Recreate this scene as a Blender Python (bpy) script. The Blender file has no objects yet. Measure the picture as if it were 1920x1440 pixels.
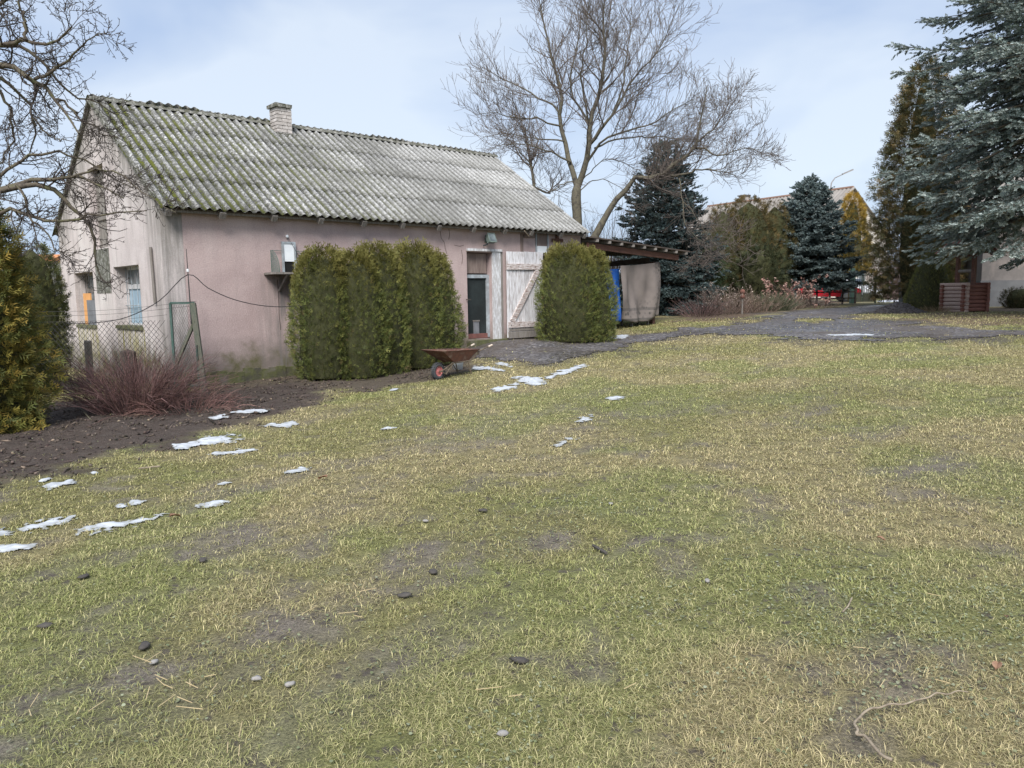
import bpy, math, random
import numpy as np
from mathutils import Vector, Matrix

random.seed(7)
RNG = np.random.default_rng(11)
SC = bpy.context.scene
COL = SC.collection
rad = math.radians

# ------------------------------------------------------------------ camera
EYE = 1.65
FPX, PITCH, ROLL = 1445.0, 0.1185, -0.0142
cam_d = bpy.data.cameras.new('camera')
cam_d.sensor_width = 36.0
cam_d.lens = 36.0 * FPX / 1920.0
cam_d.clip_start = 0.05
cam_d.clip_end = 3000.0
cam = bpy.data.objects.new('camera', cam_d)
COL.objects.link(cam)
CAM_R = Matrix.Rotation(math.pi / 2 - PITCH, 3, 'X') @ Matrix.Rotation(ROLL, 3, 'Z')
cam.matrix_world = Matrix.Translation((0, 0, EYE)) @ CAM_R.to_4x4()
SC.camera = cam

# ------------------------------------------------------------------ sky, sun, exposure
SUN_EL, SUN_AZ = rad(46), rad(186)          # azimuth clockwise from +Y: behind the viewer, a little left
world = bpy.data.worlds.new('World')
SC.world = world
world.use_nodes = True
wn, wl = world.node_tree.nodes, world.node_tree.links
wn.clear()
w_out = wn.new('ShaderNodeOutputWorld')
w_bg = wn.new('ShaderNodeBackground')
w_sky = wn.new('ShaderNodeTexSky')
w_sky.sky_type = 'NISHITA'
w_sky.sun_disc = False
w_sky.sun_elevation = SUN_EL
w_sky.sun_rotation = SUN_AZ
w_sky.air_density = 1.0
w_sky.dust_density = 1.2
w_tc = wn.new('ShaderNodeTexCoord')
w_map = wn.new('ShaderNodeMapping')
w_map.inputs['Scale'].default_value = (1.0, 1.0, 2.6)
w_n = wn.new('ShaderNodeTexNoise')
w_n.inputs['Scale'].default_value = 1.9
w_n.inputs['Detail'].default_value = 5
w_n.inputs['Roughness'].default_value = 0.48
w_n.inputs['Distortion'].default_value = 0.3
w_rc = wn.new('ShaderNodeValToRGB')            # the cloud sheet itself, blue grey to white
w_rc.color_ramp.elements[0].position = 0.38
w_rc.color_ramp.elements[0].color = (2.65, 3.4, 4.85, 1)
w_rc.color_ramp.elements[1].position = 0.60
w_rc.color_ramp.elements[1].color = (4.6, 5.1, 5.8, 1)
w_mix = wn.new('ShaderNodeMixRGB')
w_mix.inputs['Fac'].default_value = 0.82
wl.new(w_tc.outputs['Generated'], w_map.inputs['Vector'])
wl.new(w_map.outputs['Vector'], w_n.inputs['Vector'])
wl.new(w_n.outputs['Fac'], w_rc.inputs['Fac'])
wl.new(w_sky.outputs['Color'], w_mix.inputs['Color1'])
wl.new(w_rc.outputs['Color'], w_mix.inputs['Color2'])
wl.new(w_mix.outputs['Color'], w_bg.inputs['Color'])
w_bg.inputs['Strength'].default_value = 0.054
wl.new(w_bg.outputs['Background'], w_out.inputs['Surface'])

sun_d = bpy.data.lights.new('sun', 'SUN')
sun_d.energy = 1.5
sun_d.angle = rad(26)
sun_d.color = (1.0, 0.97, 0.93)
sun = bpy.data.objects.new('sun', sun_d)
COL.objects.link(sun)
sd = Vector((math.sin(SUN_AZ) * math.cos(SUN_EL), math.cos(SUN_AZ) * math.cos(SUN_EL), math.sin(SUN_EL)))
sun.rotation_euler = (-sd).to_track_quat('-Z', 'Y').to_euler()
sun.location = (12, -20, 30)

SC.view_settings.view_transform = 'Standard'
SC.view_settings.look = 'None'
SC.view_settings.gamma = 1.0
SC.view_settings.use_curve_mapping = False
SC.view_settings.exposure = 1.70
SC.cycles.max_bounces = 6
SC.cycles.use_denoising = True

# ------------------------------------------------------------------ numeric helpers
def lerp(a, b, t):
    return a + (b - a) * t

def sstep(a, b, x):
    t = np.clip((x - a) / (b - a), 0, 1)
    return t * t * (3 - 2 * t)

def _hash(ix, iy, seed):
    h = (ix.astype(np.int64) * 374761393 + iy.astype(np.int64) * 668265263 + seed * 974634777) & 0xFFFFFFFF
    h = ((h ^ (h >> 13)) * 1274126177) & 0xFFFFFFFF
    return ((h ^ (h >> 16)) & 0xFFFF) / 65535.0

def vnoise(x, y, seed=0):
    x = np.asarray(x, float); y = np.asarray(y, float)
    ix = np.floor(x); iy = np.floor(y)
    fx = x - ix; fy = y - iy
    fx = fx * fx * (3 - 2 * fx); fy = fy * fy * (3 - 2 * fy)
    a = _hash(ix, iy, seed); b = _hash(ix + 1, iy, seed)
    c = _hash(ix, iy + 1, seed); d = _hash(ix + 1, iy + 1, seed)
    return lerp(lerp(a, b, fx), lerp(c, d, fx), fy)

def fbm(x, y, seed=0, octs=4):
    s = 0; a = 0.5; t = 0
    for o in range(octs):
        s = s + a * vnoise(x * 2 ** o + 17.3 * o, y * 2 ** o - 9.1 * o, seed + o)
        t += a; a *= 0.5
    return s / t

# ------------------------------------------------------------------ terrain
def terrain(x, y):
    x = np.asarray(x, float); y = np.asarray(y, float)
    p = 0.04 * x + 0.035 * y - 0.30
    k = 0.10
    p = k * np.logaddexp(0, p / k)
    top = 0.86
    p = top - 0.12 * np.logaddexp(0, (top - p) / 0.12)
    p = np.maximum(p, -0.05)
    p = p + 0.20 * np.exp(-(((x - 0.1) / 1.5) ** 2 + ((y - 18.0) / 1.3) ** 2))
    near = np.exp(-(y / 40.0) ** 2)
    p = p + near * ((fbm(x * 0.45, y * 0.45, 3, 3) - 0.5) * 0.09 + (fbm(x * 2.2, y * 2.2, 9, 2) - 0.5) * 0.022)
    return p

def tz(x, y):
    return float(terrain(np.array([x]), np.array([y]))[0])

_CR = np.array(CAM_R)
def px_ray(px, py):
    v = _CR @ np.array([(px - 960) / FPX, -(py - 720) / FPX, -1.0])
    return v / v[1]

def on_ground(px, py):
    """the spot of lawn or road that the photograph shows at a place, found on the terrain itself"""
    v = px_ray(px, py)
    ys = np.concatenate([np.arange(1.2, 60, 0.02), np.arange(60, 400, 0.5)])
    zz = EYE + v[2] * ys
    hit = np.nonzero(zz <= terrain(v[0] * ys, ys))[0]
    Y = ys[hit[0]] if len(hit) else 400.0
    X = v[0] * Y
    return np.array([X, Y, tz(X, Y)])

def at(px, py, depth):
    v = px_ray(px, py)
    return np.array([0, 0, EYE]) + v * depth

def sdf_poly(poly, x, y):
    poly = np.asarray(poly, float)[:, :2]
    x = np.asarray(x, float); y = np.asarray(y, float)
    d = np.full(x.shape, 1e9); inside = np.zeros(x.shape, bool)
    n = len(poly)
    for i in range(n):
        a = poly[i]; b = poly[(i + 1) % n]
        e = b - a
        wx = x - a[0]; wy = y - a[1]
        t = np.clip((wx * e[0] + wy * e[1]) / (e @ e + 1e-12), 0, 1)
        d = np.minimum(d, (wx - t * e[0]) ** 2 + (wy - t * e[1]) ** 2)
        c = ((a[1] > y) != (b[1] > y))
        with np.errstate(divide='ignore', invalid='ignore'):
            xi = a[0] + (y - a[1]) * e[0] / (e[1] if e[1] != 0 else 1e-12)
        inside ^= c & (x < xi)
    d = np.sqrt(d)
    return np.where(inside, -d, d)

# ------------------------------------------------------------------ materials
def _mat(name):
    m = bpy.data.materials.new(name)
    m.use_nodes = True
    nt = m.node_tree
    return m, nt.nodes, nt.links, nt.nodes['Principled BSDF']

def _coord(N, L, kind='Object', stretch=(1, 1, 1), ref=None):
    tc = N.new('ShaderNodeTexCoord')
    if ref is not None:
        tc.object = ref
    mp = N.new('ShaderNodeMapping')
    mp.inputs['Scale'].default_value = stretch
    L.new(tc.outputs[kind], mp.inputs['Vector'])
    return mp.outputs['Vector']

def _noise(N, L, vec, scale, detail=5, rough=0.55, dist=0.0):
    n = N.new('ShaderNodeTexNoise')
    n.inputs['Scale'].default_value = scale
    n.inputs['Detail'].default_value = detail
    n.inputs['Roughness'].default_value = rough
    n.inputs['Distortion'].default_value = dist
    L.new(vec, n.inputs['Vector'])
    return n.outputs['Fac']

def _ramp(N, L, fac, stops):
    r = N.new('ShaderNodeValToRGB')
    el = r.color_ramp.elements
    while len(el) < len(stops):
        el.new(0.5)
    for e, (p, c) in zip(el, stops):
        e.position = p
        e.color = (c, c, c, 1) if isinstance(c, (int, float)) else (*c, 1)
    L.new(fac, r.inputs['Fac'])
    return r.outputs['Color']

def _mixc(N, L, fac, a, b, mode='MIX'):
    m = N.new('ShaderNodeMixRGB')
    m.blend_type = mode
    for s, v in (('Fac', fac), ('Color1', a), ('Color2', b)):
        if hasattr(v, 'is_linked'):
            L.new(v, m.inputs[s])
        elif s == 'Fac':
            m.inputs[s].default_value = v
        else:
            m.inputs[s].default_value = (*v, 1) if len(v) == 3 else v
    return m.outputs['Color']

def _math(N, L, op, a, b=None, clamp=False):
    m = N.new('ShaderNodeMath')
    m.operation = op
    m.use_clamp = clamp
    for i, v in enumerate((a, b)):
        if v is None:
            continue
        if hasattr(v, 'is_linked'):
            L.new(v, m.inputs[i])
        else:
            m.inputs[i].default_value = v
    return m.outputs[0]

def _bump(N, L, B, height, strength, dist=0.02):
    b = N.new('ShaderNodeBump')
    b.inputs['Strength'].default_value = strength
    b.inputs['Distance'].default_value = dist
    L.new(height, b.inputs['Height'])
    L.new(b.outputs['Normal'], B.inputs['Normal'])

def plain(name, c1, c2=None, scale=6, rough=0.8, bump=0.25, stretch=(1, 1, 1), spec=0.3, metal=0.0, c3=None, bdist=0.01, spread=(0.35, 0.65), rnd=0.0):
    m, N, L, B = _mat(name)
    v = _coord(N, L, 'Object', stretch)
    if rnd:
        oi = N.new('ShaderNodeObjectInfo')
        add = N.new('ShaderNodeVectorMath'); add.operation = 'ADD'
        sc = N.new('ShaderNodeVectorMath'); sc.operation = 'SCALE'
        sc.inputs[0].default_value = (31, 17, 23)
        L.new(oi.outputs['Random'], sc.inputs['Scale'])
        L.new(v, add.inputs[0]); L.new(sc.outputs[0], add.inputs[1])
        v = add.outputs[0]
    f = _noise(N, L, v, scale, 6, 0.6)
    c2 = c2 or tuple(x * 0.7 for x in c1)
    stops = [(spread[0], c1), (spread[1], c2)] if c3 is None else [(spread[0], c1), (0.5, c2), (spread[1], c3)]
    col = _ramp(N, L, f, stops)
    if rnd:
        val = _math(N, L, 'MULTIPLY_ADD', oi.outputs['Random'], rnd)
        val.node.inputs[2].default_value = 1 - rnd / 2
        col = _mixc(N, L, 1.0, col, val, 'MULTIPLY')
    L.new(col, B.inputs['Base Color'])
    B.inputs['Roughness'].default_value = rough
    B.inputs['Specular IOR Level'].default_value = spec
    B.inputs['Metallic'].default_value = metal
    if bump:
        h = _noise(N, L, v, scale * 4, 4, 0.6)
        _bump(N, L, B, h, bump, bdist)
    return m

def vcol(name, rough=0.7, spec=0.2, trans=0.0):
    m, N, L, B = _mat(name)
    a = N.new('ShaderNodeAttribute'); a.attribute_name = 'Col'
    L.new(a.outputs['Color'], B.inputs['Base Color'])
    B.inputs['Roughness'].default_value = rough
    B.inputs['Specular IOR Level'].default_value = spec
    if trans:
        t = N.new('ShaderNodeBsdfTranslucent')
        L.new(a.outputs['Color'], t.inputs['Color'])
        mx = N.new('ShaderNodeMixShader')
        mx.inputs['Fac'].default_value = trans
        L.new(B.outputs[0], mx.inputs[1]); L.new(t.outputs[0], mx.inputs[2])
        L.new(mx.outputs[0], N['Material Output'].inputs['Surface'])
    return m

MAT = {}
MAT['leaf'] = vcol('foliage', 0.65, 0.25, 0.12)
MAT['blade'] = vcol('grass_blades', 0.6, 0.3, 0.2)
MAT['bark'] = plain('lichen_bark', (0.080, 0.070, 0.060), (0.135, 0.122, 0.085), 5, 0.9, 0.6, c3=(0.055, 0.049, 0.044))
MAT['bark_dark'] = plain('dark_bark', (0.055, 0.045, 0.038), (0.12, 0.10, 0.075), 9, 0.9, 0.5, c3=(0.10, 0.10, 0.05))
MAT['twig'] = plain('grey_twigs', (0.115, 0.095, 0.085), (0.17, 0.14, 0.12), 3, 0.85, 0)
MAT['twig_dark'] = plain('dark_twigs', (0.050, 0.040, 0.036), (0.085, 0.070, 0.06), 6, 0.85, 0)
MAT['core'] = plain('shade_core', (0.060, 0.062, 0.025), (0.035, 0.036, 0.016), 9, 0.95, 0.8)  # dark colour imitating the shade deep inside a crown
MAT['stem_red'] = vcol('red_brown_stems', 0.7, 0.2)
MAT['wood_white'] = plain('flaking_white_paint', (0.72, 0.72, 0.74), (0.64, 0.63, 0.64), 5, 0.75, 0.35, (9, 9, 1), c3=(0.21, 0.16, 0.135), spread=(0.42, 0.76), rnd=0.3)
MAT['wood_batten'] = plain('worn_pink_white_batten', (0.70, 0.67, 0.66), (0.52, 0.45, 0.42), 5, 0.8, 0.4, (1.5, 9, 9), c3=(0.22, 0.13, 0.105), spread=(0.38, 0.70))
MAT['wood_grey'] = plain('weathered_grey_wood', (0.27, 0.25, 0.23), (0.17, 0.15, 0.13), 4, 0.9, 0.4, (9, 9, 1), rnd=0.3)
MAT['wood_brown'] = plain('brown_timber', (0.165, 0.085, 0.062), (0.10, 0.055, 0.045), 3, 0.85, 0.3, (1, 9, 9), rnd=0.3)
MAT['wood_red'] = plain('red_brown_logs', (0.24, 0.10, 0.072), (0.155, 0.066, 0.05), 4, 0.75, 0.3, (1, 9, 9), rnd=0.3)
MAT['wood_faded'] = plain('faded_log_wood', (0.50, 0.38, 0.33), (0.36, 0.25, 0.21), 4, 0.85, 0.3, (9, 1, 9), rnd=0.3)
MAT['wood_pink'] = plain('worn_pinkish_board', (0.25, 0.195, 0.17), (0.16, 0.12, 0.105), 3, 0.85, 0.3, (6, 6, 1))
MAT['rail_dark'] = plain('dark_board', (0.06, 0.048, 0.042), (0.10, 0.08, 0.068), 4, 0.9, 0.3)
MAT['black'] = plain('dark_inside', (0.012, 0.012, 0.012), (0.02, 0.019, 0.018), 3, 0.95, 0)
MAT['frame_blue'] = plain('pale_blue_paint', (0.42, 0.47, 0.50), (0.31, 0.34, 0.36), 7, 0.7, 0.3, c3=(0.23, 0.21, 0.2), spread=(0.35, 0.8))
MAT['shutter_blue'] = plain('light_blue_panel', (0.36, 0.48, 0.57), (0.26, 0.36, 0.44), 4, 0.6, 0.2, (6, 6, 1))
MAT['paint_white'] = plain('old_white_paint', (0.70, 0.71, 0.73), (0.54, 0.53, 0.53), 6, 0.75, 0.3, (4, 4, 1), c3=(0.33, 0.31, 0.29), spread=(0.4, 0.8))
MAT['sill_red'] = plain('rust_red_board', (0.235, 0.10, 0.085), (0.15, 0.07, 0.06), 6, 0.8, 0.2)
MAT['orange'] = plain('orange_board', (0.72, 0.36, 0.13), (0.62, 0.30, 0.11), 5, 0.7, 0.1)
MAT['slate'] = plain('grey_board', (0.20, 0.205, 0.22), (0.14, 0.145, 0.155), 6, 0.7, 0.1)
MAT['rust'] = plain('rusty_sheet', (0.165, 0.075, 0.052), (0.115, 0.055, 0.042), 7, 0.8, 0.4, c3=(0.24, 0.17, 0.13), spread=(0.38, 0.72))
MAT['rust_tube'] = plain('rusty_tube', (0.20, 0.165, 0.12), (0.12, 0.085, 0.06), 12, 0.7, 0.3, metal=0.2)
MAT['rubber'] = plain('dusty_rubber', (0.075, 0.078, 0.085), (0.05, 0.052, 0.055), 10, 0.85, 0.3)
MAT['rim'] = plain('faded_red_rim', (0.50, 0.17, 0.165), (0.40, 0.15, 0.14), 8, 0.55, 0.1)
MAT['grip'] = plain('pale_grip', (0.70, 0.58, 0.48), (0.6, 0.5, 0.4), 8, 0.6, 0.05)
MAT['white_plastic'] = plain('white_plastic', (0.82, 0.85, 0.86), (0.72, 0.75, 0.77), 4, 0.4, 0.03)
MAT['wire'] = plain('grey_wire', (0.10, 0.095, 0.09), (0.06, 0.06, 0.06), 10, 0.6, 0, metal=0.4)
MAT['cable'] = plain('black_cable', (0.035, 0.033, 0.035), (0.05, 0.045, 0.045), 10, 0.6, 0)
MAT['post_green'] = plain('mossy_green_post', (0.105, 0.13, 0.10), (0.17, 0.165, 0.13), 7, 0.85, 0.4, (5, 5, 1), c3=(0.08, 0.10, 0.06))
MAT['metal_green'] = plain('green_metal', (0.055, 0.12, 0.095), (0.10, 0.15, 0.13), 10, 0.6, 0.1)
MAT['gate_green'] = plain('dark_green_gate', (0.045, 0.075, 0.06), (0.07, 0.09, 0.075), 10, 0.6, 0.1)
MAT['lamp_green'] = plain('grey_green_housing', (0.17, 0.21, 0.19), (0.11, 0.14, 0.125), 9, 0.5, 0.1)
MAT['tarp_blue'] = plain('blue_tarpaulin', (0.015, 0.085, 0.32), (0.012, 0.06, 0.25), 4, 0.45, 0.15)
MAT['snow'] = plain('old_snow', (0.70, 0.74, 0.79), (0.50, 0.53, 0.57), 14, 0.6, 0.9, bdist=0.03, spread=(.45, .75))
MAT['stone'] = plain('small_stone', (0.33, 0.31, 0.29), (0.22, 0.21, 0.20), 9, 0.85, 0.3)
MAT['coal'] = plain('dark_gravel_lumps', (0.052, 0.046, 0.046), (0.09, 0.08, 0.078), 9, 0.7, 0.4, rnd=0.4)
MAT['deadleaf'] = plain('dry_leaf', (0.22, 0.12, 0.075), (0.32, 0.20, 0.13), 20, 0.75, 0.3)
MAT['clod'] = plain('dark_clod', (0.06, 0.054, 0.05), (0.10, 0.09, 0.08), 12, 0.9, 0.6)
MAT['stick'] = plain('pale_stick', (0.36, 0.30, 0.22), (0.20, 0.16, 0.12), 22, 0.8, 0.3)
MAT['brick'] = plain('pale_brick', (0.56, 0.52, 0.49), (0.44, 0.40, 0.37), 9, 0.85, 0.4, c3=(0.30, 0.28, 0.26), spread=(0.4, 0.75), rnd=0.25)
MAT['mortar'] = plain('mortar', (0.17, 0.16, 0.15), (0.11, 0.105, 0.10), 10, 0.95, 0.4)
MAT['capstone'] = plain('mossy_cap', (0.34, 0.33, 0.30), (0.15, 0.148, 0.125), 11, 0.9, 0.8, c3=(0.10, 0.10, 0.07), bdist=.03)
MAT['car_red'] = plain('red_car_paint', (0.45, 0.018, 0.03), (0.42, 0.016, 0.028), 2, 0.25, 0, spec=0.5)
MAT['car_white'] = plain('white_car_paint', (0.72, 0.73, 0.75), (0.68, 0.69, 0.71), 2, 0.3, 0, spec=0.5)
MAT['car_glass'] = plain('dark_car_glass', (0.02, 0.024, 0.03), (0.03, 0.035, 0.04), 2, 0.08, 0, spec=0.6)
MAT['chrome'] = plain('light_metal', (0.55, 0.56, 0.58), (0.45, 0.46, 0.48), 4, 0.3, 0, metal=0.8)
MAT['terracotta'] = plain('terracotta', (0.21, 0.095, 0.07), (0.15, 0.075, 0.06), 9, 0.85, 0.3)
MAT['house_cream'] = plain('cream_render', (0.62, 0.57, 0.51), (0.54, 0.49, 0.44), 1.5, 0.9, 0.15)
MAT['house_grey'] = plain('patched_grey_render', (0.26, 0.23, 0.215), (0.20, 0.18, 0.17), 1.6, 0.9, 0.3, c3=(0.29, 0.25, 0.23))
MAT['house_plinth'] = plain('cement_plinth', (0.20, 0.20, 0.205), (0.15, 0.15, 0.155), 2.5, 0.9, 0.3)
MAT['far_roof'] = plain('far_roof_sheet', (0.30, 0.275, 0.25), (0.235, 0.21, 0.19), 1.2, 0.85, 0.1)
MAT['far_ridge'] = plain('orange_ridge_tile', (0.34, 0.215, 0.165), (0.28, 0.17, 0.13), 2, 0.85, 0.1)
MAT['orange_roof'] = plain('orange_roof_tile', (0.55, 0.24, 0.10), (0.47, 0.2, 0.09), 2, 0.85, 0.1)
MAT['lamp_grey'] = plain('street_lamp_grey', (0.30, 0.29, 0.29), (0.24, 0.23, 0.23), 4, 0.6, 0)

def glass_mat():
    m, N, L, B = _mat('dusty_glass')
    v = _coord(N, L)
    c = _ramp(N, L, _noise(N, L, v, 5), [(0.35, (0.10, 0.12, 0.13)), (0.7, (0.24, 0.28, 0.29))])
    L.new(c, B.inputs['Base Color'])
    B.inputs['Roughness'].default_value = 0.12
    B.inputs['Specular IOR Level'].default_value = 0.7
    return m
MAT['glass'] = glass_mat()

def screen_mat():
    m, N, L, B = _mat('dark_fly_screen')
    v = _coord(N, L)
    w = N.new('ShaderNodeTexChecker'); w.inputs['Scale'].default_value = 90
    w.inputs['Color1'].default_value = (0.022, 0.032, 0.032, 1); w.inputs['Color2'].default_value = (0.006, 0.009, 0.010, 1)
    L.new(v, w.inputs['Vector'])
    f = _ramp(N, L, _noise(N, L, v, 2.5), [(0.4, 0.6), (0.7, 1.5)])
    L.new(_mixc(N, L, 1.0, w.outputs['Color'], f, 'MULTIPLY'), B.inputs['Base Color'])
    B.inputs['Roughness'].default_value = 0.8
    return m
MAT['screen'] = screen_mat()

# ------------------------------------------------------------------ mesh helpers
def tag(o, label=None, cat=None, group=None, kind=None):
    if label: o['label'] = label
    if cat: o['category'] = cat
    if group: o['group'] = group
    if kind: o['kind'] = kind
    return o

def empty(name, loc, rz=0.0, label=None, cat=None, group=None):
    o = bpy.data.objects.new(name, None)
    o.empty_display_size = 0.2
    COL.objects.link(o)
    o.location = loc; o.rotation_euler = (0, 0, rz)
    return tag(o, label, cat, group)

def link(name, me, mat, parent=None, loc=None, rot=None):
    o = bpy.data.objects.new(name, me)
    COL.objects.link(o)
    if mat is not None and not me.materials:
        me.materials.append(mat)
    if parent is not None:
        o.parent = parent
    if loc is not None: o.location = loc
    if rot is not None: o.rotation_euler = rot
    return o

def np_mesh(name, V, F, col=None, smooth=False):
    """V (n,3); F a (m,k) array or a list of such arrays"""
    V = np.asarray(V, np.float32)
    Fs = F if isinstance(F, list) else [F]
    Fs = [np.asarray(f, np.int32) for f in Fs if len(f)]
    me = bpy.data.meshes.new(name)
    me.vertices.add(len(V))
    me.vertices.foreach_set('co', V.ravel())
    idx = np.concatenate([f.ravel() for f in Fs])
    tot = np.concatenate([np.full(len(f), f.shape[1], np.int32) for f in Fs])
    start = np.concatenate([[0], np.cumsum(tot)[:-1]]).astype(np.int32)
    me.loops.add(len(idx)); me.loops.foreach_set('vertex_index', idx)
    me.polygons.add(len(tot)); me.polygons.foreach_set('loop_start', start)
    if smooth:
        me.polygons.foreach_set('use_smooth', np.ones(len(tot), bool))
    me.update(calc_edges=True)
    if col is not None:
        a = me.color_attributes.new('Col', 'FLOAT_COLOR', 'POINT')
        c = np.ones((len(V), 4), np.float32); c[:, :3] = col
        a.data.foreach_set('color', c.ravel())
    return me

class MB:
    """collects boxes, beams, tubes and lathes into one mesh"""
    def __init__(self):
        self.v = []; self.f = []
    def add(self, vs, fs):
        b = len(self.v)
        self.v.extend([tuple(map(float, p)) for p in vs]); self.f.extend([tuple(i + b for i in f) for f in fs])
    def box(self, x0, x1, y0, y1, z0, z1, M=None):
        vs = [Vector(p) for p in ((x0, y0, z0), (x1, y0, z0), (x1, y1, z0), (x0, y1, z0), (x0, y0, z1), (x1, y0, z1), (x1, y1, z1), (x0, y1, z1))]
        if M is not None: vs = [M @ p for p in vs]
        self.add(vs, [(0, 3, 2, 1), (4, 5, 6, 7), (0, 1, 5, 4), (1, 2, 6, 5), (2, 3, 7, 6), (3, 0, 4, 7)])
        return self
    def beam(self, p0, p1, w, h, up=(0, 0, 1)):
        p0 = Vector(p0); p1 = Vector(p1)
        d = (p1 - p0).normalized(); u = Vector(up)
        s = d.cross(u)
        if s.length < 1e-4: s = d.cross(Vector((1, 0, 0)))
        s.normalize(); u = s.cross(d).normalized()
        a, b = s * (w / 2), u * (h / 2)
        vs = [p0 - a - b, p0 + a - b, p0 + a + b, p0 - a + b, p1 - a - b, p1 + a - b, p1 + a + b, p1 - a + b]
        self.add(vs, [(0, 1, 2, 3), (7, 6, 5, 4), (0, 4, 5, 1), (1, 5, 6, 2), (2, 6, 7, 3), (3, 7, 4, 0)])
        return self
    def tube(self, pts, r, n=8, caps=True):
        pts = [Vector(p) for p in pts]
        rs = r if isinstance(r, (list, tuple)) else [r] * len(pts)
        vs = []; fs = []
        prev = None
        for i, p in enumerate(pts):
            d = (pts[min(i + 1, len(pts) - 1)] - pts[max(i - 1, 0)]).normalized()
            if prev is None:
                u = d.orthogonal().normalized()
            else:
                u = (prev - d * prev.dot(d)).normalized()
            prev = u; w = d.cross(u)
            for k in range(n):
                a = 2 * math.pi * k / n
                vs.append(p + (u * math.cos(a) + w * math.sin(a)) * rs[i])
        for i in range(len(pts) - 1):
            for k in range(n):
                k2 = (k + 1) % n
                fs.append((i * n + k, i * n + k2, (i + 1) * n + k2, (i + 1) * n + k))
        if caps:
            fs.append(tuple(range(n - 1, -1, -1))); fs.append(tuple((len(pts) - 1) * n + k for k in range(n)))
        self.add(vs, fs)
        return self
    def lathe(self, prof, n=20, M=None, axis='Z'):
        vs = []; fs = []
        for (r, z) in prof:
            for k in range(n):
                a = 2 * math.pi * k / n
                p = (r * math.cos(a), r * math.sin(a), z) if axis == 'Z' else (r * math.cos(a), z, r * math.sin(a))
                vs.append(M @ Vector(p) if M is not None else p)
        for i in range(len(prof) - 1):
            for k in range(n):
                k2 = (k + 1) % n
                fs.append((i * n + k, i * n + k2, (i + 1) * n + k2, (i + 1) * n + k))
        self.add(vs, fs)
        return self
    def mesh(self, name, smooth=False, bevel=0.0):
        me = bpy.data.meshes.new(name)
        me.from_pydata(self.v, [], self.f)
        if smooth: me.polygons.foreach_set('use_smooth', [True] * len(me.polygons))
        me.update()
        return me
    def build(self, name, mat, parent=None, smooth=False, loc=None, rot=None):
        return link(name, self.mesh(name, smooth), MAT[mat] if isinstance(mat, str) else mat, parent, loc, rot)

def jbox(lx, ly, lz, j, rng=random):
    """a box with slightly uneven corners and its origin at its centre"""
    m = MB(); m.box(-lx / 2, lx / 2, -ly / 2, ly / 2, -lz / 2, lz / 2)
    m.v = [(x + rng.uniform(-j, j), y + rng.uniform(-j, j), z + rng.uniform(-j, j)) for x, y, z in m.v]
    return m

# ---- many tapered tubes at once: P (m,n,3), R (m,n)
def tubes(P, R, k=4):
    P = np.asarray(P, float); R = np.asarray(R, float)
    m, n, _ = P.shape
    T = np.gradient(P, axis=1)
    T /= np.linalg.norm(T, axis=2, keepdims=True) + 1e-9
    ref = np.where(np.abs(T[:, :1, 2:3]) > 0.85, np.array([1., 0, 0]), np.array([0, 0, 1.]))
    U = np.cross(T, ref); U /= np.linalg.norm(U, axis=2, keepdims=True) + 1e-9
    W = np.cross(T, U)
    a = np.arange(k) * 2 * math.pi / k
    V = P[:, :, None, :] + R[:, :, None, None] * (U[:, :, None, :] * np.cos(a)[:, None] + W[:, :, None, :] * np.sin(a)[:, None])
    base = (np.arange(m) * n * k)[:, None, None]
    i = (np.arange(n - 1) * k)[None, :, None]
    q = np.arange(k)[None, None, :]; q2 = (np.arange(k)[None, None, :] + 1) % k
    F = np.stack([base + i + q, base + i + q2, base + i + k + q2, base + i + k + q], -1).reshape(-1, 4)
    return V.reshape(-1, 3), F

def unit(v):
    return v / (np.linalg.norm(v, axis=-1, keepdims=True) + 1e-9)

def resample(pts, n):
    pts = np.asarray(pts, float)
    d = np.concatenate([[0], np.cumsum(np.linalg.norm(np.diff(pts, axis=0), axis=1))])
    t = np.linspace(0, d[-1], n)
    return np.stack([np.interp(t, d, pts[:, k]) for k in range(3)], 1)

def sprout(P, R, count, length, ang, trop, jit, n=5, tmin=0.2, rratio=0.55, tipr=0.3, rng=RNG, up=(0, 0, 1.0), taper_len=0.5, rmax=9.0, tpow=1.0):
    """children growing from random places along the polylines P"""
    P = np.asarray(P, float); m, k, _ = P.shape
    L = np.linalg.norm(np.diff(P, axis=1), axis=2).sum(1)
    idx = rng.choice(m, count, p=L / L.sum())
    t = tmin + (1 - tmin) * rng.uniform(0, 1, count) ** tpow
    s = t * (k - 1); i0 = np.minimum(s.astype(int), k - 2); fr = (s - i0)[:, None]
    p0 = P[idx, i0] * (1 - fr) + P[idx, i0 + 1] * fr
    r0 = R[idx, i0] * (1 - fr[:, 0]) + R[idx, i0 + 1] * fr[:, 0]
    T = unit(P[idx, i0 + 1] - P[idx, i0])
    q = unit(np.cross(T, unit(rng.normal(size=(count, 3)))))
    a = np.radians(rng.uniform(ang[0], ang[1], count))[:, None]
    d = unit(T * np.cos(a) + q * np.sin(a) + np.array(up) * trop * 0.5)
    ln = rng.uniform(length[0], length[1], count) * (1 - taper_len * t)
    out = np.zeros((count, n, 3)); out[:, 0] = p0
    for j in range(1, n):
        d = unit(d + np.array(up) * trop + rng.normal(size=(count, 3)) * jit)
        out[:, j] = out[:, j - 1] + d * (ln / (n - 1))[:, None]
    rr = np.linspace(1, tipr, n)[None, :] * np.minimum(r0 * rratio, rmax)[:, None]
    return out, rr

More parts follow.
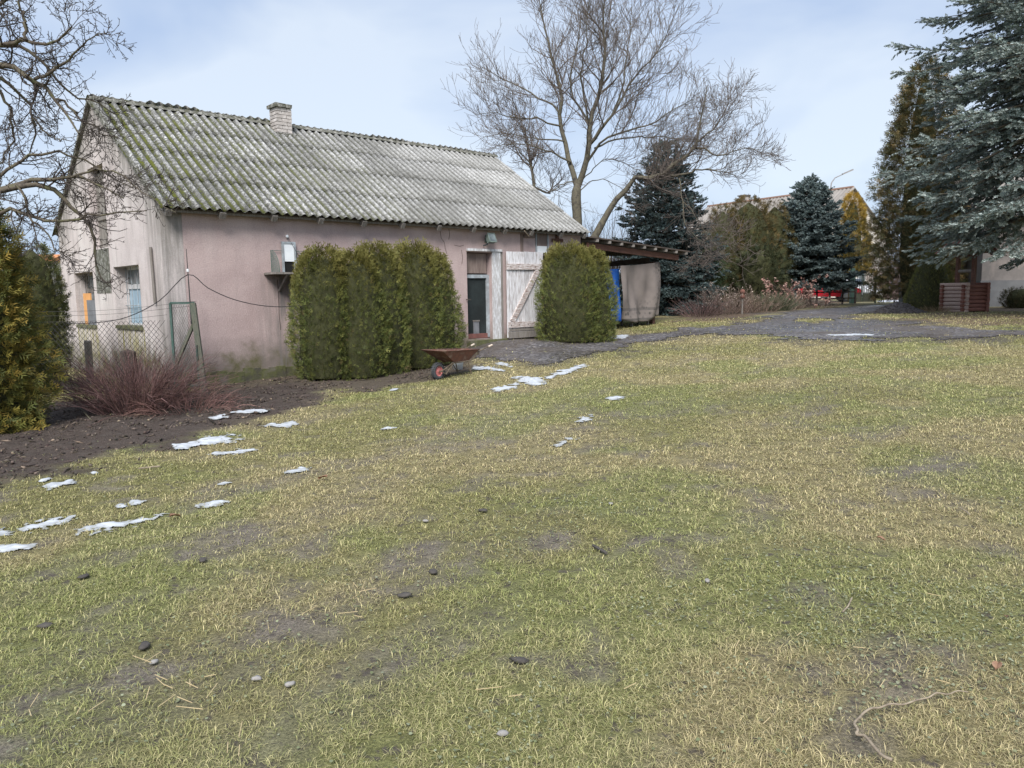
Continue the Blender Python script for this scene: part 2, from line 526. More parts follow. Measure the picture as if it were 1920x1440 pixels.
def replicate(T, O, X, Y, Z):
    """copies of template verts T with axes X, Y, Z (already scaled) at O"""
    V = O[:, None, :] + T[None, :, 0:1] * X[:, None, :] + T[None, :, 1:2] * Y[:, None, :] + T[None, :, 2:3] * Z[:, None, :]
    return V.reshape(-1, 3)

def rep_faces(F, nv, m):
    return (F[None, :, :] + (np.arange(m) * nv)[:, None, None]).reshape(-1, F.shape[1])

def brush_template(k=14, seed=1):
    """a needle-covered shoot along +X, length 1, thickness 1"""
    r = np.random.default_rng(seed)
    V = []; F = []
    for i in range(k):
        u = (i + 0.3) / k
        a = i * 2.4 + r.uniform(-.3, .3)
        d = np.array([0, math.cos(a), math.sin(a)])
        sd_ = np.array([0, -math.sin(a), math.cos(a)])
        b = len(V)
        w = 0.30
        V += [np.array([u - 0.06, 0, 0]) - sd_ * w, np.array([u - 0.06, 0, 0]) + sd_ * w, np.array([min(u + 0.20, 1.12), 0, 0]) + d * (0.5 if u < 0.85 else 0.25)]
        F.append((b, b + 1, b + 2))
    return np.array(V), np.array(F)

def spray_template(k=4, seed=2, wid=0.11):
    """a flat fan of scale-leaf shoots along +X in the XY plane, length 1"""
    r = np.random.default_rng(seed)
    V = []; F = []
    def leaf(o, ang, ln, w, z):
        d = np.array([math.cos(ang), math.sin(ang), z]); s = np.array([-math.sin(ang), math.cos(ang), 0])
        b = len(V)
        V.extend([o, o + d * ln * .45 + s * w, o + d * ln, o + d * ln * .45 - s * w]); F.append((b, b + 1, b + 2, b + 3))
    leaf(np.array([0.05, 0, 0]), 0, 0.95, wid, 0)
    for i in range(k):
        u = 0.12 + 0.62 * i / max(k - 1, 1)
        for sgn in (-1, 1):
            leaf(np.array([u, 0, r.uniform(-.03, .03)]), sgn * r.uniform(.5, .85), (0.75 - 0.5 * u) * r.uniform(.8, 1.15), wid * .85, r.uniform(-.25, .25))
    return np.array(V), np.array(F)

def tint(base, var, m, rng=RNG, pal=None, w=None):
    """m random colours near base, or picked from a palette"""
    if pal is not None:
        pal = np.array(pal)
        c = pal[rng.choice(len(pal), m, p=w)]
    else:
        c = np.tile(np.array(base), (m, 1))
    return np.clip(c * (1 + rng.normal(size=(m, 1)) * var) + rng.normal(size=(m, 3)) * var * 0.01, 0.003, 1)

# ------------------------------------------------------------------ the barn's frame (needed by ground masks too)
BC = np.array([-5.92, 13.30]); BTH = rad(47.31)
BD = np.array([math.sin(BTH), math.cos(BTH)]); BG = np.array([-math.cos(BTH), math.sin(BTH)])
BL, BW = 10.57, 6.86
EZ, RZ = 3.32, 5.58
RS = (RZ - EZ) / (BW / 2)
def bw(t, s):
    p = BC + BD * t + BG * s
    return float(p[0]), float(p[1])

# ------------------------------------------------------------------ ground
PXY = lambda pts: np.array([on_ground(*p)[:2] for p in pts])
road_poly = PXY([(1700, 571), (1600, 574), (1530, 580), (1470, 586), (1435, 594), (1412, 606), (1330, 611), (1255, 621), (1185, 632), (1120, 641), (1060, 632), (985, 630), (930, 630), (880, 634), (878, 655), (895, 668), (935, 677), (1000, 684), (1075, 681), (1140, 662), (1200, 648), (1260, 634), (1330, 627), (1420, 630), (1480, 636), (1580, 639), (1700, 637), (1830, 635), (1990, 633), (1990, 621), (1900, 620), (1820, 616), (1740, 610), (1670, 604), (1618, 599), (1600, 593), (1640, 586), (1700, 579)])
island = PXY([(1488, 604), (1505, 598), (1545, 596), (1560, 600), (1530, 606)])
mud_poly = PXY([(-160, 930), (60, 905), (180, 870), (330, 836), (470, 800), (560, 772), (620, 745), (560, 722), (470, 726), (420, 732), (380, 738), (250, 742), (80, 760), (-160, 770)])
hedge_poly = PXY([(380, 745), (440, 712), (555, 700), (870, 660), (885, 690), (800, 716), (700, 733), (560, 735), (470, 735)])
bed_poly = PXY([(1260, 604), (1300, 590), (1340, 560), (1460, 556), (1590, 566), (1530, 575), (1440, 588), (1390, 600)])
well_bed = PXY([(1670, 600), (1720, 588), (1780, 582), (1990, 570), (1990, 612), (1850, 612), (1740, 604)])

def fields(x, y):
    """what covers the ground at a place: road, mud, bare soil, and the lawn's hue"""
    e = (fbm(x * 1.7, y * 1.7, 21, 4) - 0.5)
    road = sstep(0.10, -0.14, sdf_poly(road_poly, x, y) + e * 1.5 + .05)
    isl = sstep(0.2, -0.2, sdf_poly(island, x, y) + e * 0.8)
    road = road * (1 - 0.9 * isl)
    shoulder = sstep(0.9, -0.1, sdf_poly(road_poly, x, y) + e * 2.6 + (vnoise(x * 5, y * 5, 23) - .5) * .5) * (1 - .8 * isl)
    road = np.maximum(road, shoulder * .62)
    mud = sstep(0.28, -0.32, sdf_poly(mud_poly, x, y) + e * 1.5)
    hed = sstep(0.22, -0.22, sdf_poly(hedge_poly, x, y) + e * 1.1) * 0.9
    bed = np.maximum(sstep(0.3, -0.3, sdf_poly(bed_poly, x, y) + e * 1.6), 0.85 * sstep(0.3, -0.5, sdf_poly(well_bed, x, y) + e * 2.0))
    # worn streaks run towards the drive
    u = x * 0.62 + y * 0.78; v = x * 0.78 - y * 0.62
    st = fbm(u * 0.55, v * 1.7, 31, 5)
    spots = fbm(x * 3.1, y * 3.1, 41, 3)
    bare = sstep(0.56, 0.72, st) * (0.42 - .2 * sstep(6, 12, y)) + sstep(0.60, 0.74, spots) * (0.75 - .4 * sstep(6, 12, y))
    for off in (-.75, .75):       # worn wheel tracks
        w_ = np.abs(v + off + 5.15 + .05 * (u - 8) + .12 * np.sin(u * .7))
        bare = np.maximum(bare, sstep(.24, .05, w_) * sstep(.42, .62, fbm(u * .8, v * 3, 33, 3)) * .6 * sstep(3.5, 6, y) * sstep(16, 12, y))
    clov = sstep(0.5, 0.68, fbm(x * 1.2 + 5, y * 1.2, 51, 3) + 0.16 * sstep(-0.5, 1.5, x) * sstep(6.5, 2.5, y) - 0.12 * sstep(4, 8, y))
    hue = fbm(x * 0.5, y * 0.5, 61, 4)
    return road, mud, hed, bed, np.clip(bare, 0, 1), clov, hue

def axis_pts(lo, hi, step, far):
    a = np.arange(lo, hi + 1e-6, step)
    g = [];  s = step; p = hi
    while p < far:
        s *= 1.35; p += s; g.append(p)
    g2 = []; s = step; p = lo
    while p > -far:
        s *= 1.35; p -= s; g2.append(p)
    return np.concatenate([g2[::-1], a, g])

gx = axis_pts(-9.5, 17, 0.125, 900); gy = axis_pts(1.0, 24, 0.125, 900)
GX, GY = np.meshgrid(gx, gy)
fx, fy = GX.ravel(), GY.ravel()
road, mud, hed, bed, bare, clov, hue = fields(fx, fy)
gz = terrain(fx, fy)
lump = (fbm(fx * 6, fy * 6, 71, 3) - 0.5)
gz = gz + np.where((np.abs(fx) < 25) & (fy < 30), lump * (0.05 * mud + 0.04 * hed + 0.014) + (fbm(fx * 9, fy * 9, 73, 2) - .5) * .07 * mud, 0)
C_OLV = np.array([0.250, 0.232, 0.098]); C_YEL = np.array([0.315, 0.270, 0.138]); C_GRN = np.array([0.225, 0.240, 0.085])
C_SOIL = np.array([0.185, 0.158, 0.135]); C_MUD = np.array([0.080, 0.062, 0.052]); C_BED = np.array([0.13, 0.085, 0.07])
def lawn_colour(hue, x, y):
    g = sstep(0.40, 0.62, hue)[:, None]
    c = C_OLV * (1 - g) + C_YEL * g
    g2 = (sstep(0.50, 0.66, fbm(x * 0.8 + 40, y * 0.8, 81, 3)) * 0.75)[:, None]
    return c * (1 - g2) + C_GRN * g2
gc = lawn_colour(hue, fx, fy)
def over(c, m, col):
    m = m[:, None]
    return c * (1 - m) + col * m
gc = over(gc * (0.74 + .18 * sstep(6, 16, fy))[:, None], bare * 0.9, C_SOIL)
gc = over(gc, bed * 0.85, C_BED)
gc = over(gc, sstep(.0, .8, road) * .9, np.array([.085, .076, .072]))
gc = over(gc, hed, C_MUD * 1.15)
gc = over(gc, mud, C_MUD)
nx_, ny_ = len(gx), len(gy)
ii = (np.arange(ny_ - 1)[:, None] * nx_ + np.arange(nx_ - 1)[None, :]).ravel()
gF = np.stack([ii, ii + 1, ii + nx_ + 1, ii + nx_], 1)
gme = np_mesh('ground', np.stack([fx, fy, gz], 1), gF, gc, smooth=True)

def ground_mat():
    m, N, L, B = _mat('lawn_soil')
    a = N.new('ShaderNodeAttribute'); a.attribute_name = 'Col'
    v = _coord(N, L)
    f1 = _ramp(N, L, _noise(N, L, v, 85, 5, 0.75), [(0.32, 0.40), (0.70, 1.65)])
    f2 = _ramp(N, L, _noise(N, L, v, 9, 5, 0.65), [(0.30, 0.75), (0.70, 1.25)])
    c = _mixc(N, L, 1.0, a.outputs['Color'], f1, 'MULTIPLY')
    c = _mixc(N, L, 1.0, c, f2, 'MULTIPLY')
    c = _mixc(N, L, _ramp(N, L, _noise(N, L, v, 13, 4, 0.6), [(0.56, 0.0), (0.64, 0.85)]), c, (0.10, 0.084, 0.072))
    L.new(c, B.inputs['Base Color'])
    B.inputs['Roughness'].default_value = 0.9
    B.inputs['Specular IOR Level'].default_value = 0.2
    _bump(N, L, B, _noise(N, L, v, 60, 5, 0.7), 0.8, 0.03)
    return m
ground = link('ground', gme, ground_mat()); tag(ground, 'short patchy winter lawn with mud and bare soil', 'ground', kind='structure')

# the drive: a sheet of dark wet gravel laid on the terrain
rx = np.arange(-2.5, 28, 0.075); ry = np.arange(14, 48, 0.075)
RX, RY = np.meshgrid(rx, ry); rfx, rfy = RX.ravel(), RY.ravel()
e = (fbm(rfx * 1.7, rfy * 1.7, 21, 4) - 0.5)
rsd = sdf_poly(road_poly, rfx, rfy) + e * 1.5 + .05 + (vnoise(rfx * 9, rfy * 9, 5) - .5) * 0.25
isd = sdf_poly(island, rfx, rfy) + e * 0.8
ok = (rsd < 0) & (isd > 0)
keepq = ok.reshape(RX.shape)
kq = keepq[:-1, :-1] & keepq[1:, :-1] & keepq[:-1, 1:] & keepq[1:, 1:]
nrx = len(rx)
ri = (np.arange(len(ry) - 1)[:, None] * nrx + np.arange(nrx - 1)[None, :])[kq]
rF = np.stack([ri, ri + 1, ri + nrx + 1, ri + nrx], 1)
used, inv = np.unique(rF.ravel(), return_inverse=True)
rz = terrain(rfx, rfy) + (fbm(rfx * 6, rfy * 6, 71, 3) - 0.5) * 0.014 + 0.012 + (fbm(rfx * 3, rfy * 3, 72, 3) - 0.5) * 0.02 * sstep(0, -0.6, rsd)
rme = np_mesh('driveway', np.stack([rfx, rfy, rz], 1)[used], inv.reshape(-1, 4), smooth=True)
def road_mat():
    m, N, L, B = _mat('wet_gravel')
    v = _coord(N, L)
    vs = N.new('ShaderNodeTexVoronoi'); vs.inputs['Scale'].default_value = 17
    L.new(v, vs.inputs['Vector'])
    peb = _ramp(N, L, vs.outputs['Color'], [(0.1, (0.045, 0.042, 0.044)), (0.55, (0.095, 0.088, 0.092)), (0.95, (0.26, 0.245, 0.245))])
    pat = _noise(N, L, v, 0.7, 6, 0.65, .6)
    c = _mixc(N, L, _ramp(N, L, pat, [(0.42, 0.0), (0.60, 0.9)]), peb, (0.085, 0.070, 0.060))
    c = _mixc(N, L, _ramp(N, L, _noise(N, L, v, 6, 4), [(0.50, 0.0), (0.70, 0.6)]), c, (0.15, 0.14, 0.138))
    c = _mixc(N, L, 1.0, c, _ramp(N, L, _noise(N, L, v, 24, 3, 0.7), [(0.3, 0.5), (0.72, 1.6)]), 'MULTIPLY')
    L.new(c, B.inputs['Base Color'])
    L.new(_ramp(N, L, _noise(N, L, v, 0.6, 4, 0.6, 0.5), [(0.44, 0.26), (0.58, 0.8)]), B.inputs['Roughness'])
    B.inputs['Specular IOR Level'].default_value = 0.45
    _bump(N, L, B, _noise(N, L, v, 30, 5, 0.75), 0.6, 0.02)
    return m
driveway = link('driveway', rme, road_mat()); tag(driveway, 'wet dark gravel drive bending from the gate past the barn', 'driveway', kind='structure')

# ------------------------------------------------------------------ barn
def wall_mat(name, cA, cB, cC, gable):
    """roughcast with damp, runs and moss"""
    m, N, L, B = _mat(name)
    v = _coord(N, L)
    tc = N.new('ShaderNodeTexCoord')
    sep = N.new('ShaderNodeSeparateXYZ'); L.new(tc.outputs['Object'], sep.inputs[0])
    base = _ramp(N, L, _noise(N, L, v, 0.9, 6, 0.62, 0.4), [(0.30, cB), (0.52, cA), (0.75, cC)])
    vs = _coord(N, L, 'Object', (5, 5, 0.55))
    runs = _noise(N, L, vs, 1.0, 6, 0.65)
    base = _mixc(N, L, _ramp(N, L, runs, [(0.50, 0.0), (0.76, 0.62 if gable else 0.30)]), base, (0.225, 0.20, 0.185) if gable else (0.27, 0.22, 0.215))
    sp = _noise(N, L, v, 46, 3, 0.7)
    base = _mixc(N, L, 1.0, base, _ramp(N, L, sp, [(0.28, 0.78), (0.75, 1.16)]), 'MULTIPLY')
    zz = sep.outputs['Z']
    wob = _math(N, L, 'MULTIPLY', _noise(N, L, v, 2.2, 5, 0.65), 0.9)
    zn = _math(N, L, 'ADD', zz, _math(N, L, 'MULTIPLY', wob, -1.0))
    # splash damp and moss over the plinth
    base = _mixc(N, L, _ramp(N, L, _math(N, L, 'MULTIPLY_ADD', zn, -1.0), [(0.0, 0.0), (0.55, 0.75)]), base, (0.145, 0.125, 0.105))
    base.node.inputs['Fac'].links[0].from_node.inputs['Fac'].links[0].from_node.inputs[2].default_value = 0.50
    mo = _math(N, L, 'MULTIPLY_ADD', zn, -1.6); mo.node.inputs[2].default_value = 0.48
    mossf = _math(N, L, 'MULTIPLY', _ramp(N, L, mo, [(0.0, 0.0), (0.45, 1.0)]), _ramp(N, L, _noise(N, L, v, 3.0, 5), [(0.42, 0.0), (0.62, 0.85)]))
    base = _mixc(N, L, mossf, base, (0.105, 0.105, 0.035))
    if gable:
        # grey lichen along the verge, yellow algae under the sills
        yy = _math(N, L, 'ADD', sep.outputs['Y'], -BW / 2); yy = _math(N, L, 'ABSOLUTE', yy)
        rl = _math(N, L, 'MULTIPLY_ADD', yy, RS)       # drop below the ridge line
        rl.node.inputs[2].default_value = -RZ
        dist = _math(N, L, 'ADD', rl, zz)              # 0 at the verge, negative below
        gr = _math(N, L, 'MULTIPLY', _ramp(N, L, _math(N, L, 'ADD', dist, 1.15), [(0.0, 0.0), (1.0, 1.0)]), _ramp(N, L, _noise(N, L, vs, 2.0, 6, 0.7), [(0.34, 0.05), (0.56, 1.0)]))
        base = _mixc(N, L, gr, base, (0.20, 0.19, 0.17))
        cor = _math(N, L, 'MULTIPLY', _ramp(N, L, sep.outputs['Y'], [(0.05, 0.85), (0.75, 0.0)]), _ramp(N, L, _noise(N, L, vs, 1.6, 6, 0.7), [(0.36, 0.0), (0.60, .95)]))
        base = _mixc(N, L, cor, base, (0.21, 0.195, 0.175))
        for (y0, y1) in ((1.2, 2.85), (4.2, 5.8)):
            a1 = _math(N, L, 'GREATER_THAN', sep.outputs['Y'], y0); a2 = _math(N, L, 'LESS_THAN', sep.outputs['Y'], y1)
            a3 = _math(N, L, 'LESS_THAN', zz, 1.06)
            a4 = _ramp(N, L, _noise(N, L, vs, 1.9, 5, 0.65), [(0.44, 0.0), (0.60, 0.9)])
            a5 = _ramp(N, L, zz, [(0.25, 0.0), (0.8, 1.0)])
            k = _math(N, L, 'MULTIPLY', _math(N, L, 'MULTIPLY', a1, a2), _math(N, L, 'MULTIPLY', a3, _math(N, L, 'MULTIPLY', a4, a5)))
            base = _mixc(N, L, k, base, (0.25, 0.225, 0.055))
    else:
        # rain runs under the pigeon shelf, repairs near the doors
        a1 = _ramp(N, L, _math(N, L, 'ABSOLUTE', _math(N, L, 'ADD', sep.outputs['X'], -2.35)), [(0.25, 1.0), (0.75, 0.0)])
        a2 = _math(N, L, 'LESS_THAN', zz, 2.05)
        a3 = _ramp(N, L, _noise(N, L, vs, 2.2, 5, 0.6), [(0.36, 0.0), (0.62, 0.9)])
        base = _mixc(N, L, _math(N, L, 'MULTIPLY', a1, _math(N, L, 'MULTIPLY', a2, a3)), base, (0.215, 0.195, 0.185))
        chip = _math(N, L, 'MULTIPLY', _ramp(N, L, _noise(N, L, v, 5.5, 6, 0.7), [(0.66, 0.0), (0.70, 1.0)]), _ramp(N, L, sep.outputs['X'], [(0.3, 0.4), (0.7, 1.0)]))
        base = _mixc(N, L, chip, base, (0.52, 0.46, 0.45))
    L.new(base, B.inputs['Base Color'])
    B.inputs['Roughness'].default_value = 0.92
    B.inputs['Specular IOR Level'].default_value = 0.15
    hb = _math(N, L, 'ADD', _math(N, L, 'MULTIPLY', _noise(N, L, v, 38, 4, 0.7), 0.6), _math(N, L, 'MULTIPLY', _noise(N, L, v, 3, 4), 0.8))
    _bump(N, L, B, hb, 0.55, 0.02)
    return m
MAT['wall_front'] = wall_mat('pink_roughcast', (0.485, 0.378, 0.360), (0.400, 0.305, 0.292), (0.550, 0.450, 0.428), False)
MAT['wall_gable'] = wall_mat('pale_weathered_plaster', (0.620, 0.555, 0.535), (0.52, 0.455, 0.44), (0.68, 0.635, 0.61), True)
MAT['plinth'] = plain('mossy_plinth', (0.085, 0.08, 0.06), (0.115, 0.12, 0.05), 3.5, 0.95, 0.7, c3=(0.16, 0.145, 0.12), bdist=0.03)

barn_x, barn_y = bw(0, 0)
barn = empty('barn', (barn_x, barn_y, 0), math.atan2(BD[1], BD[0]), 'pink rendered barn with a mossy grey corrugated roof and brick chimney', 'barn')

def wall_cells(length, z0, topf, openings, cuts):
    """rectangular cells of a wall's face that are left round its openings: (s0,s1,zb0,zb1,zt0,zt1)"""
    ss = sorted(set([0, length] + cuts + [o[0] for o in openings] + [o[1] for o in openings]))
    cells = []
    for a, b in zip(ss[:-1], ss[1:]):
        if b - a < 1e-6: continue
        ops = sorted([o for o in openings if o[0] < (a + b) / 2 < o[1]], key=lambda o: o[2])
        lo = z0
        for o in ops:
            cells.append((a, b, lo, lo, o[2], o[2])); lo = o[3]
        cells.append((a, b, lo, lo, topf(a), topf(b)))
    return cells

def build_wall(name, mat, length, z0, topf, openings, cuts, P, thick):
    """P(s, z, q) -> local point, q the depth into the wall"""
    m = MB()
    for (a, b, za, zb, ta, tb) in wall_cells(length, z0, topf, openings, cuts):
        m.add([P(a, za, 0), P(b, zb, 0), P(b, tb, 0), P(a, ta, 0)], [(0, 1, 2, 3)])
        m.add([P(a, za, thick), P(b, zb, thick), P(b, tb, thick), P(a, ta, thick)], [(3, 2, 1, 0)])
    for (a, b, c, d) in openings:
        for (p, q) in (((a, c), (b, c)), ((b, c), (b, d)), ((b, d), (a, d)), ((a, d), (a, c))):
            m.add([P(p[0], p[1], 0), P(q[0], q[1], 0), P(q[0], q[1], thick), P(p[0], p[1], thick)], [(0, 1, 2, 3)])
    for s in (0, length):
        m.add([P(s, z0, 0), P(s, topf(s), 0), P(s, topf(s), thick), P(s, z0, thick)], [(0, 1, 2, 3)])
    return m.build(name, mat, barn)

TH = 0.36
D1 = (6.70, 7.45, 0.58, 2.58)            # screened doorway
D2 = (8.95, 10.05, 0.50, 2.56)           # open doorway beside the plank door
W1 = (4.26, 5.75, 1.06, 2.21); W2 = (1.28, 2.82, 1.10, 2.25); HT = (3.02, 4.10, 2.66, 4.28)
build_wall('front_wall', 'wall_front', BL - TH, -0.5, lambda s: EZ - 0.07, [(D1[0] - TH, D1[1] - TH, D1[2], D1[3]), (D2[0] - TH, D2[1] - TH, D2[2], D2[3])], [], lambda s, z, q: (s + TH, q, z), TH)
gtop = lambda s: EZ - 0.06 + RS * min(s, BW - s)
build_wall('gable_wall', 'wall_gable', BW, -0.5, gtop, [W1, W2, HT], [BW / 2], lambda s, z, q: (q, s, z), TH - 0.002)
build_wall('far_gable_wall', 'wall_gable', BW - TH, -0.5, lambda s: gtop(s + TH), [], [BW / 2 - TH], lambda s, z, q: (BL - q, s + TH, z), TH - 0.002)
build_wall('rear_wall', 'wall_front', BL - 2 * TH, -0.5, lambda s: EZ - 0.07, [], [], lambda s, z, q: (s + TH, BW - q, z), TH)
MB().box(TH, BL - TH, TH, BW - TH, -0.4, 0.46).build('floor', 'black', barn)
pl = MB()
n = 40
for i in range(n):
    a, b = -0.03 + 6.6 * i / n, -0.03 + 6.6 * (i + 1) / n
    z = 0.30 + 0.03 * math.sin(i * 1.7) + random.uniform(-.015, .015)
    pl.box(a, b, -0.055 + random.uniform(-.008, .008), 0.1, -0.5, z)
pl.build('plinth', 'plinth', barn)
MB().box(6.64, 7.80, -0.16, 0.02, 0.1, 0.55).build('door_step', 'plinth', barn)

# ---- roof: a timber deck that carries single corrugated sheets
OVH = 0.30
roof_deck = MB()
for sgn in (0, 1):
    def RP(x, y, dz):                       # y from the eave wall face towards the ridge
        Y = y if sgn == 0 else BW - y
        return (x, Y, EZ + RS * y + dz)
    vs = [RP(0.01, -OVH + 0.1, -0.04), RP(BL - .01, -OVH + 0.1, -0.04), RP(BL - .01, BW / 2, -0.04), RP(0.01, BW / 2, -0.04)]
    vs += [(p[0], p[1], p[2] - 0.03) for p in vs]
    roof_deck.add(vs, [(0, 1, 2, 3), (7, 6, 5, 4), (0, 4, 5, 1), (1, 5, 6, 2), (2, 6, 7, 3), (3, 7, 4, 0)])
roof = roof_deck.build('roof', 'rail_dark', barn)

def sheet_mat():
    m, N, L, B = _mat('lichen_cement_sheet')
    v = _coord(N, L, 'Object', (1, 1, 1), barn)
    tc = N.new('ShaderNodeTexCoord'); tc.object = barn
    sep = N.new('ShaderNodeSeparateXYZ'); L.new(tc.outputs['Object'], sep.inputs[0])
    a = N.new('ShaderNodeAttribute'); a.attribute_name = 'Col'
    sa = N.new('ShaderNodeSeparateColor'); L.new(a.outputs['Color'], sa.inputs[0])
    big = _noise(N, L, v, 0.55, 5, 0.6, 0.5)
    sp = _noise(N, L, v, 17, 6, 0.78)
    sp2 = _noise(N, L, v, 44, 4, 0.75)
    # bare cement, pale lichen, dark algae
    c = _ramp(N, L, sp, [(0.38, (0.075, 0.073, 0.069)), (0.49, (0.17, 0.167, 0.16)), (0.56, (0.40, 0.395, 0.385)), (0.66, (0.68, 0.675, 0.66))])
    xr = N.new('ShaderNodeMapRange'); xr.inputs['From Min'].default_value = 0.0; xr.inputs['From Max'].default_value = 7.5
    L.new(sep.outputs['X'], xr.inputs['Value'])
    clean = xr.outputs['Result']
    c2 = _ramp(N, L, sp, [(0.30, (0.21, 0.205, 0.195)), (0.48, (0.40, 0.395, 0.38)), (0.62, (0.55, 0.545, 0.53))])
    c = _mixc(N, L, _math(N, L, 'MULTIPLY', clean, 0.85), c, c2)
    c = _mixc(N, L, _ramp(N, L, big, [(0.42, 0.0), (0.60, 0.45)]), c, (0.15, 0.147, 0.13))
    c = _mixc(N, L, 1.0, c, _ramp(N, L, sp2, [(0.30, 0.70), (0.70, 1.22)]), 'MULTIPLY')
    # darker tone, then moss, in the valleys
    val = sa.outputs['Red']
    c = _mixc(N, L, _math(N, L, 'MULTIPLY', val, _ramp(N, L, sp, [(0.40, 0.95), (0.66, 0.55)])), c, (0.065, 0.063, 0.055))
    vm_ = _coord(N, L, 'Object', (1, .22, .22), barn)
    mz = _ramp(N, L, _math(N, L, 'MULTIPLY', _math(N, L, 'ADD', _noise(N, L, vm_, 7.0, 5, 0.6), _noise(N, L, v, 30.0, 3, 0.7)), 0.5), [(0.44, 0.0), (0.54, 1.0)])
    mx = N.new('ShaderNodeMapRange'); mx.inputs['From Min'].default_value = 6.5; mx.inputs['From Max'].default_value = 0.3
    mx.inputs['To Min'].default_value = 0.05; mx.inputs['To Max'].default_value = 1.0
    L.new(sep.outputs['X'], mx.inputs['Value'])
    mo = _math(N, L, 'MULTIPLY', _math(N, L, 'MULTIPLY', mz, mx.outputs['Result']), _ramp(N, L, val, [(0.42, 0.0), (0.70, 1.0)]))
    c = _mixc(N, L, mo, c, (0.095, 0.105, 0.020))
    oi = N.new('ShaderNodeObjectInfo')
    tn = _math(N, L, 'MULTIPLY_ADD', oi.outputs['Random'], 0.28); tn.node.inputs[2].default_value = 0.86
    c = _mixc(N, L, 1.0, c, tn, 'MULTIPLY')
    L.new(c, B.inputs['Base Color'])
    B.inputs['Roughness'].default_value = 0.92
    B.inputs['Specular IOR Level'].default_value = 0.15
    _bump(N, L, B, _math(N, L, 'ADD', sp, _math(N, L, 'MULTIPLY', mo, 1.2)), 0.6, 0.02)
    return m
MAT['sheet'] = sheet_mat()

NC, WAVES = 10, 6
X0, X1 = -0.07, BL + 0.10
SW = (X1 - X0) / NC
SLEN = math.hypot(BW / 2 + OVH, RS * (BW / 2 + OVH))
NR = 4
EXPO = SLEN / NR
def sheet_mesh(seed, cut=None):
    """one corrugated sheet: x across (0..SW), y up the slope, 7 mm thick"""
    r = random.Random(seed)
    nu = WAVES * 8 + 1
    nv = 4
    V = []; Cc = []
    amp = 0.029
    L_ = EXPO + 0.10
    ph = [r.uniform(-.004, .004) for _ in range(nu)]
    for layer in (0, -0.008):
        for j in range(nv):
            y = L_ * j / (nv - 1)
            for i in range(nu):
                u = i / (nu - 1)
                c = math.cos(2 * math.pi * (u * WAVES + 0.5))
                lift = 0.012 * (1 - j / (nv - 1))
                yy = y + (ph[i] if j == 0 else 0)
                V.append((u * SW, yy, amp * c + lift + layer)); Cc.append((max(0.0, min(1.0, 0.5 - 0.62 * c)),) * 3)
    F = []
    K = nu * nv
    for j in range(nv - 1):
        for i in range(nu - 1):
            a = j * nu + i
            F.append((a, a + 1, a + nu + 1, a + nu)); F.append((K + a, K + a + nu, K + a + nu + 1, K + a + 1))
    for i in range(nu - 1):
        F.append((i, K + i, K + i + 1, i + 1)); b = (nv - 1) * nu + i; F.append((b, b + 1, K + b + 1, K + b))
    for j in range(nv - 1):
        a = j * nu; F.append((a, a + nu, K + a + nu, K + a)); b = a + nu - 1; F.append((b, K + b, K + b + nu, b + nu))
    return np_mesh('roof_sheet', np.array(V), np.array(F), np.array(Cc), smooth=True)
sheets = [sheet_mesh(s) for s in range(4)]
for s in sheets: s.materials.append(MAT['sheet'])
pit = math.atan(RS)
rr = random.Random(5)
for side in (0, 1):
    for row in range(NR):
        for c in range(NC):
            o = bpy.data.objects.new('roof_sheet', sheets[(row * 3 + c * 7 + rr.randint(0, 1)) % 4])
            COL.objects.link(o); o.parent = roof
            y = -OVH + row * EXPO * math.cos(pit) + (rr.uniform(-.03, .03) if row else rr.uniform(-.008, .008))
            z = EZ + RS * y + 0.012 + (c % 2) * 0.0025
            x = X0 + c * SW
            if side == 0:
                o.location = (x, y, z); o.rotation_euler = (pit, 0, rr.uniform(-.003, .003))
            else:
                o.location = (x + SW, BW - y, z); o.rotation_euler = (pit, 0, math.pi)
# ridge caps of bedded mortar
for i in range(9):
    a = X0 + i * (X1 - X0) / 9; b = a + (X1 - X0) / 9 + 0.03
    m = MB(); nn = 9; ring = []
    for x, e_ in ((a, 0.0), ((a + b) / 2, 0.006), (b, 0.010)):
        for k in range(nn):
            t = -1 + 2 * k / (nn - 1)
            ring.append((x, BW / 2 + t * 0.13, RZ + 0.060 - RS * abs(t) * 0.13 * (0.35 + 0.65 * abs(t)) - (abs(t) > .95) * .02 + e_ + rr.uniform(-.008, .008)))
    m.add(ring, [(j * nn + k, j * nn + k + 1, (j + 1) * nn + k + 1, (j + 1) * nn + k) for j in range(2) for k in range(nn - 1)])
    m.build('ridge_cap', 'capstone', roof, smooth=True)
# fascia boards and rafter tails
MB().box(0.0, BL, -OVH + 0.13, -OVH + 0.155, EZ - RS * OVH - 0.045, EZ - RS * OVH + 0.045).build('eaves_board', 'wood_grey', roof)
for t in (0.06, 0.98, 1.95, 2.90, 3.86, 4.80, 5.75, 6.73, 7.68, 8.55, 9.58, 10.45):
    w = 0.10 + rr.uniform(-.015, .015)
    MB().beam((t, -0.26, EZ - RS * 0.26 - 0.10), (t, 0.02, EZ - 0.10), w, 0.11).build('rafter_tail', 'wood_grey', roof)
# verge mortar on the gable
vm = MB()
for s0, s1 in ((0, BW / 2), (BW, BW / 2)):
    K = 14
    for k in range(K):
        a = s0 + (s1 - s0) * k / K; b = s0 + (s1 - s0) * (k + 1) / K
        f = lambda s: EZ + RS * min(s, BW - s) - 0.035
        vm.beam((-0.03 + rr.uniform(-.01, .01), a, f(a)), (-0.03 + rr.uniform(-.01, .01), b, f(b)), 0.07, 0.075)
vm.build('verge_strip', 'capstone', roof)

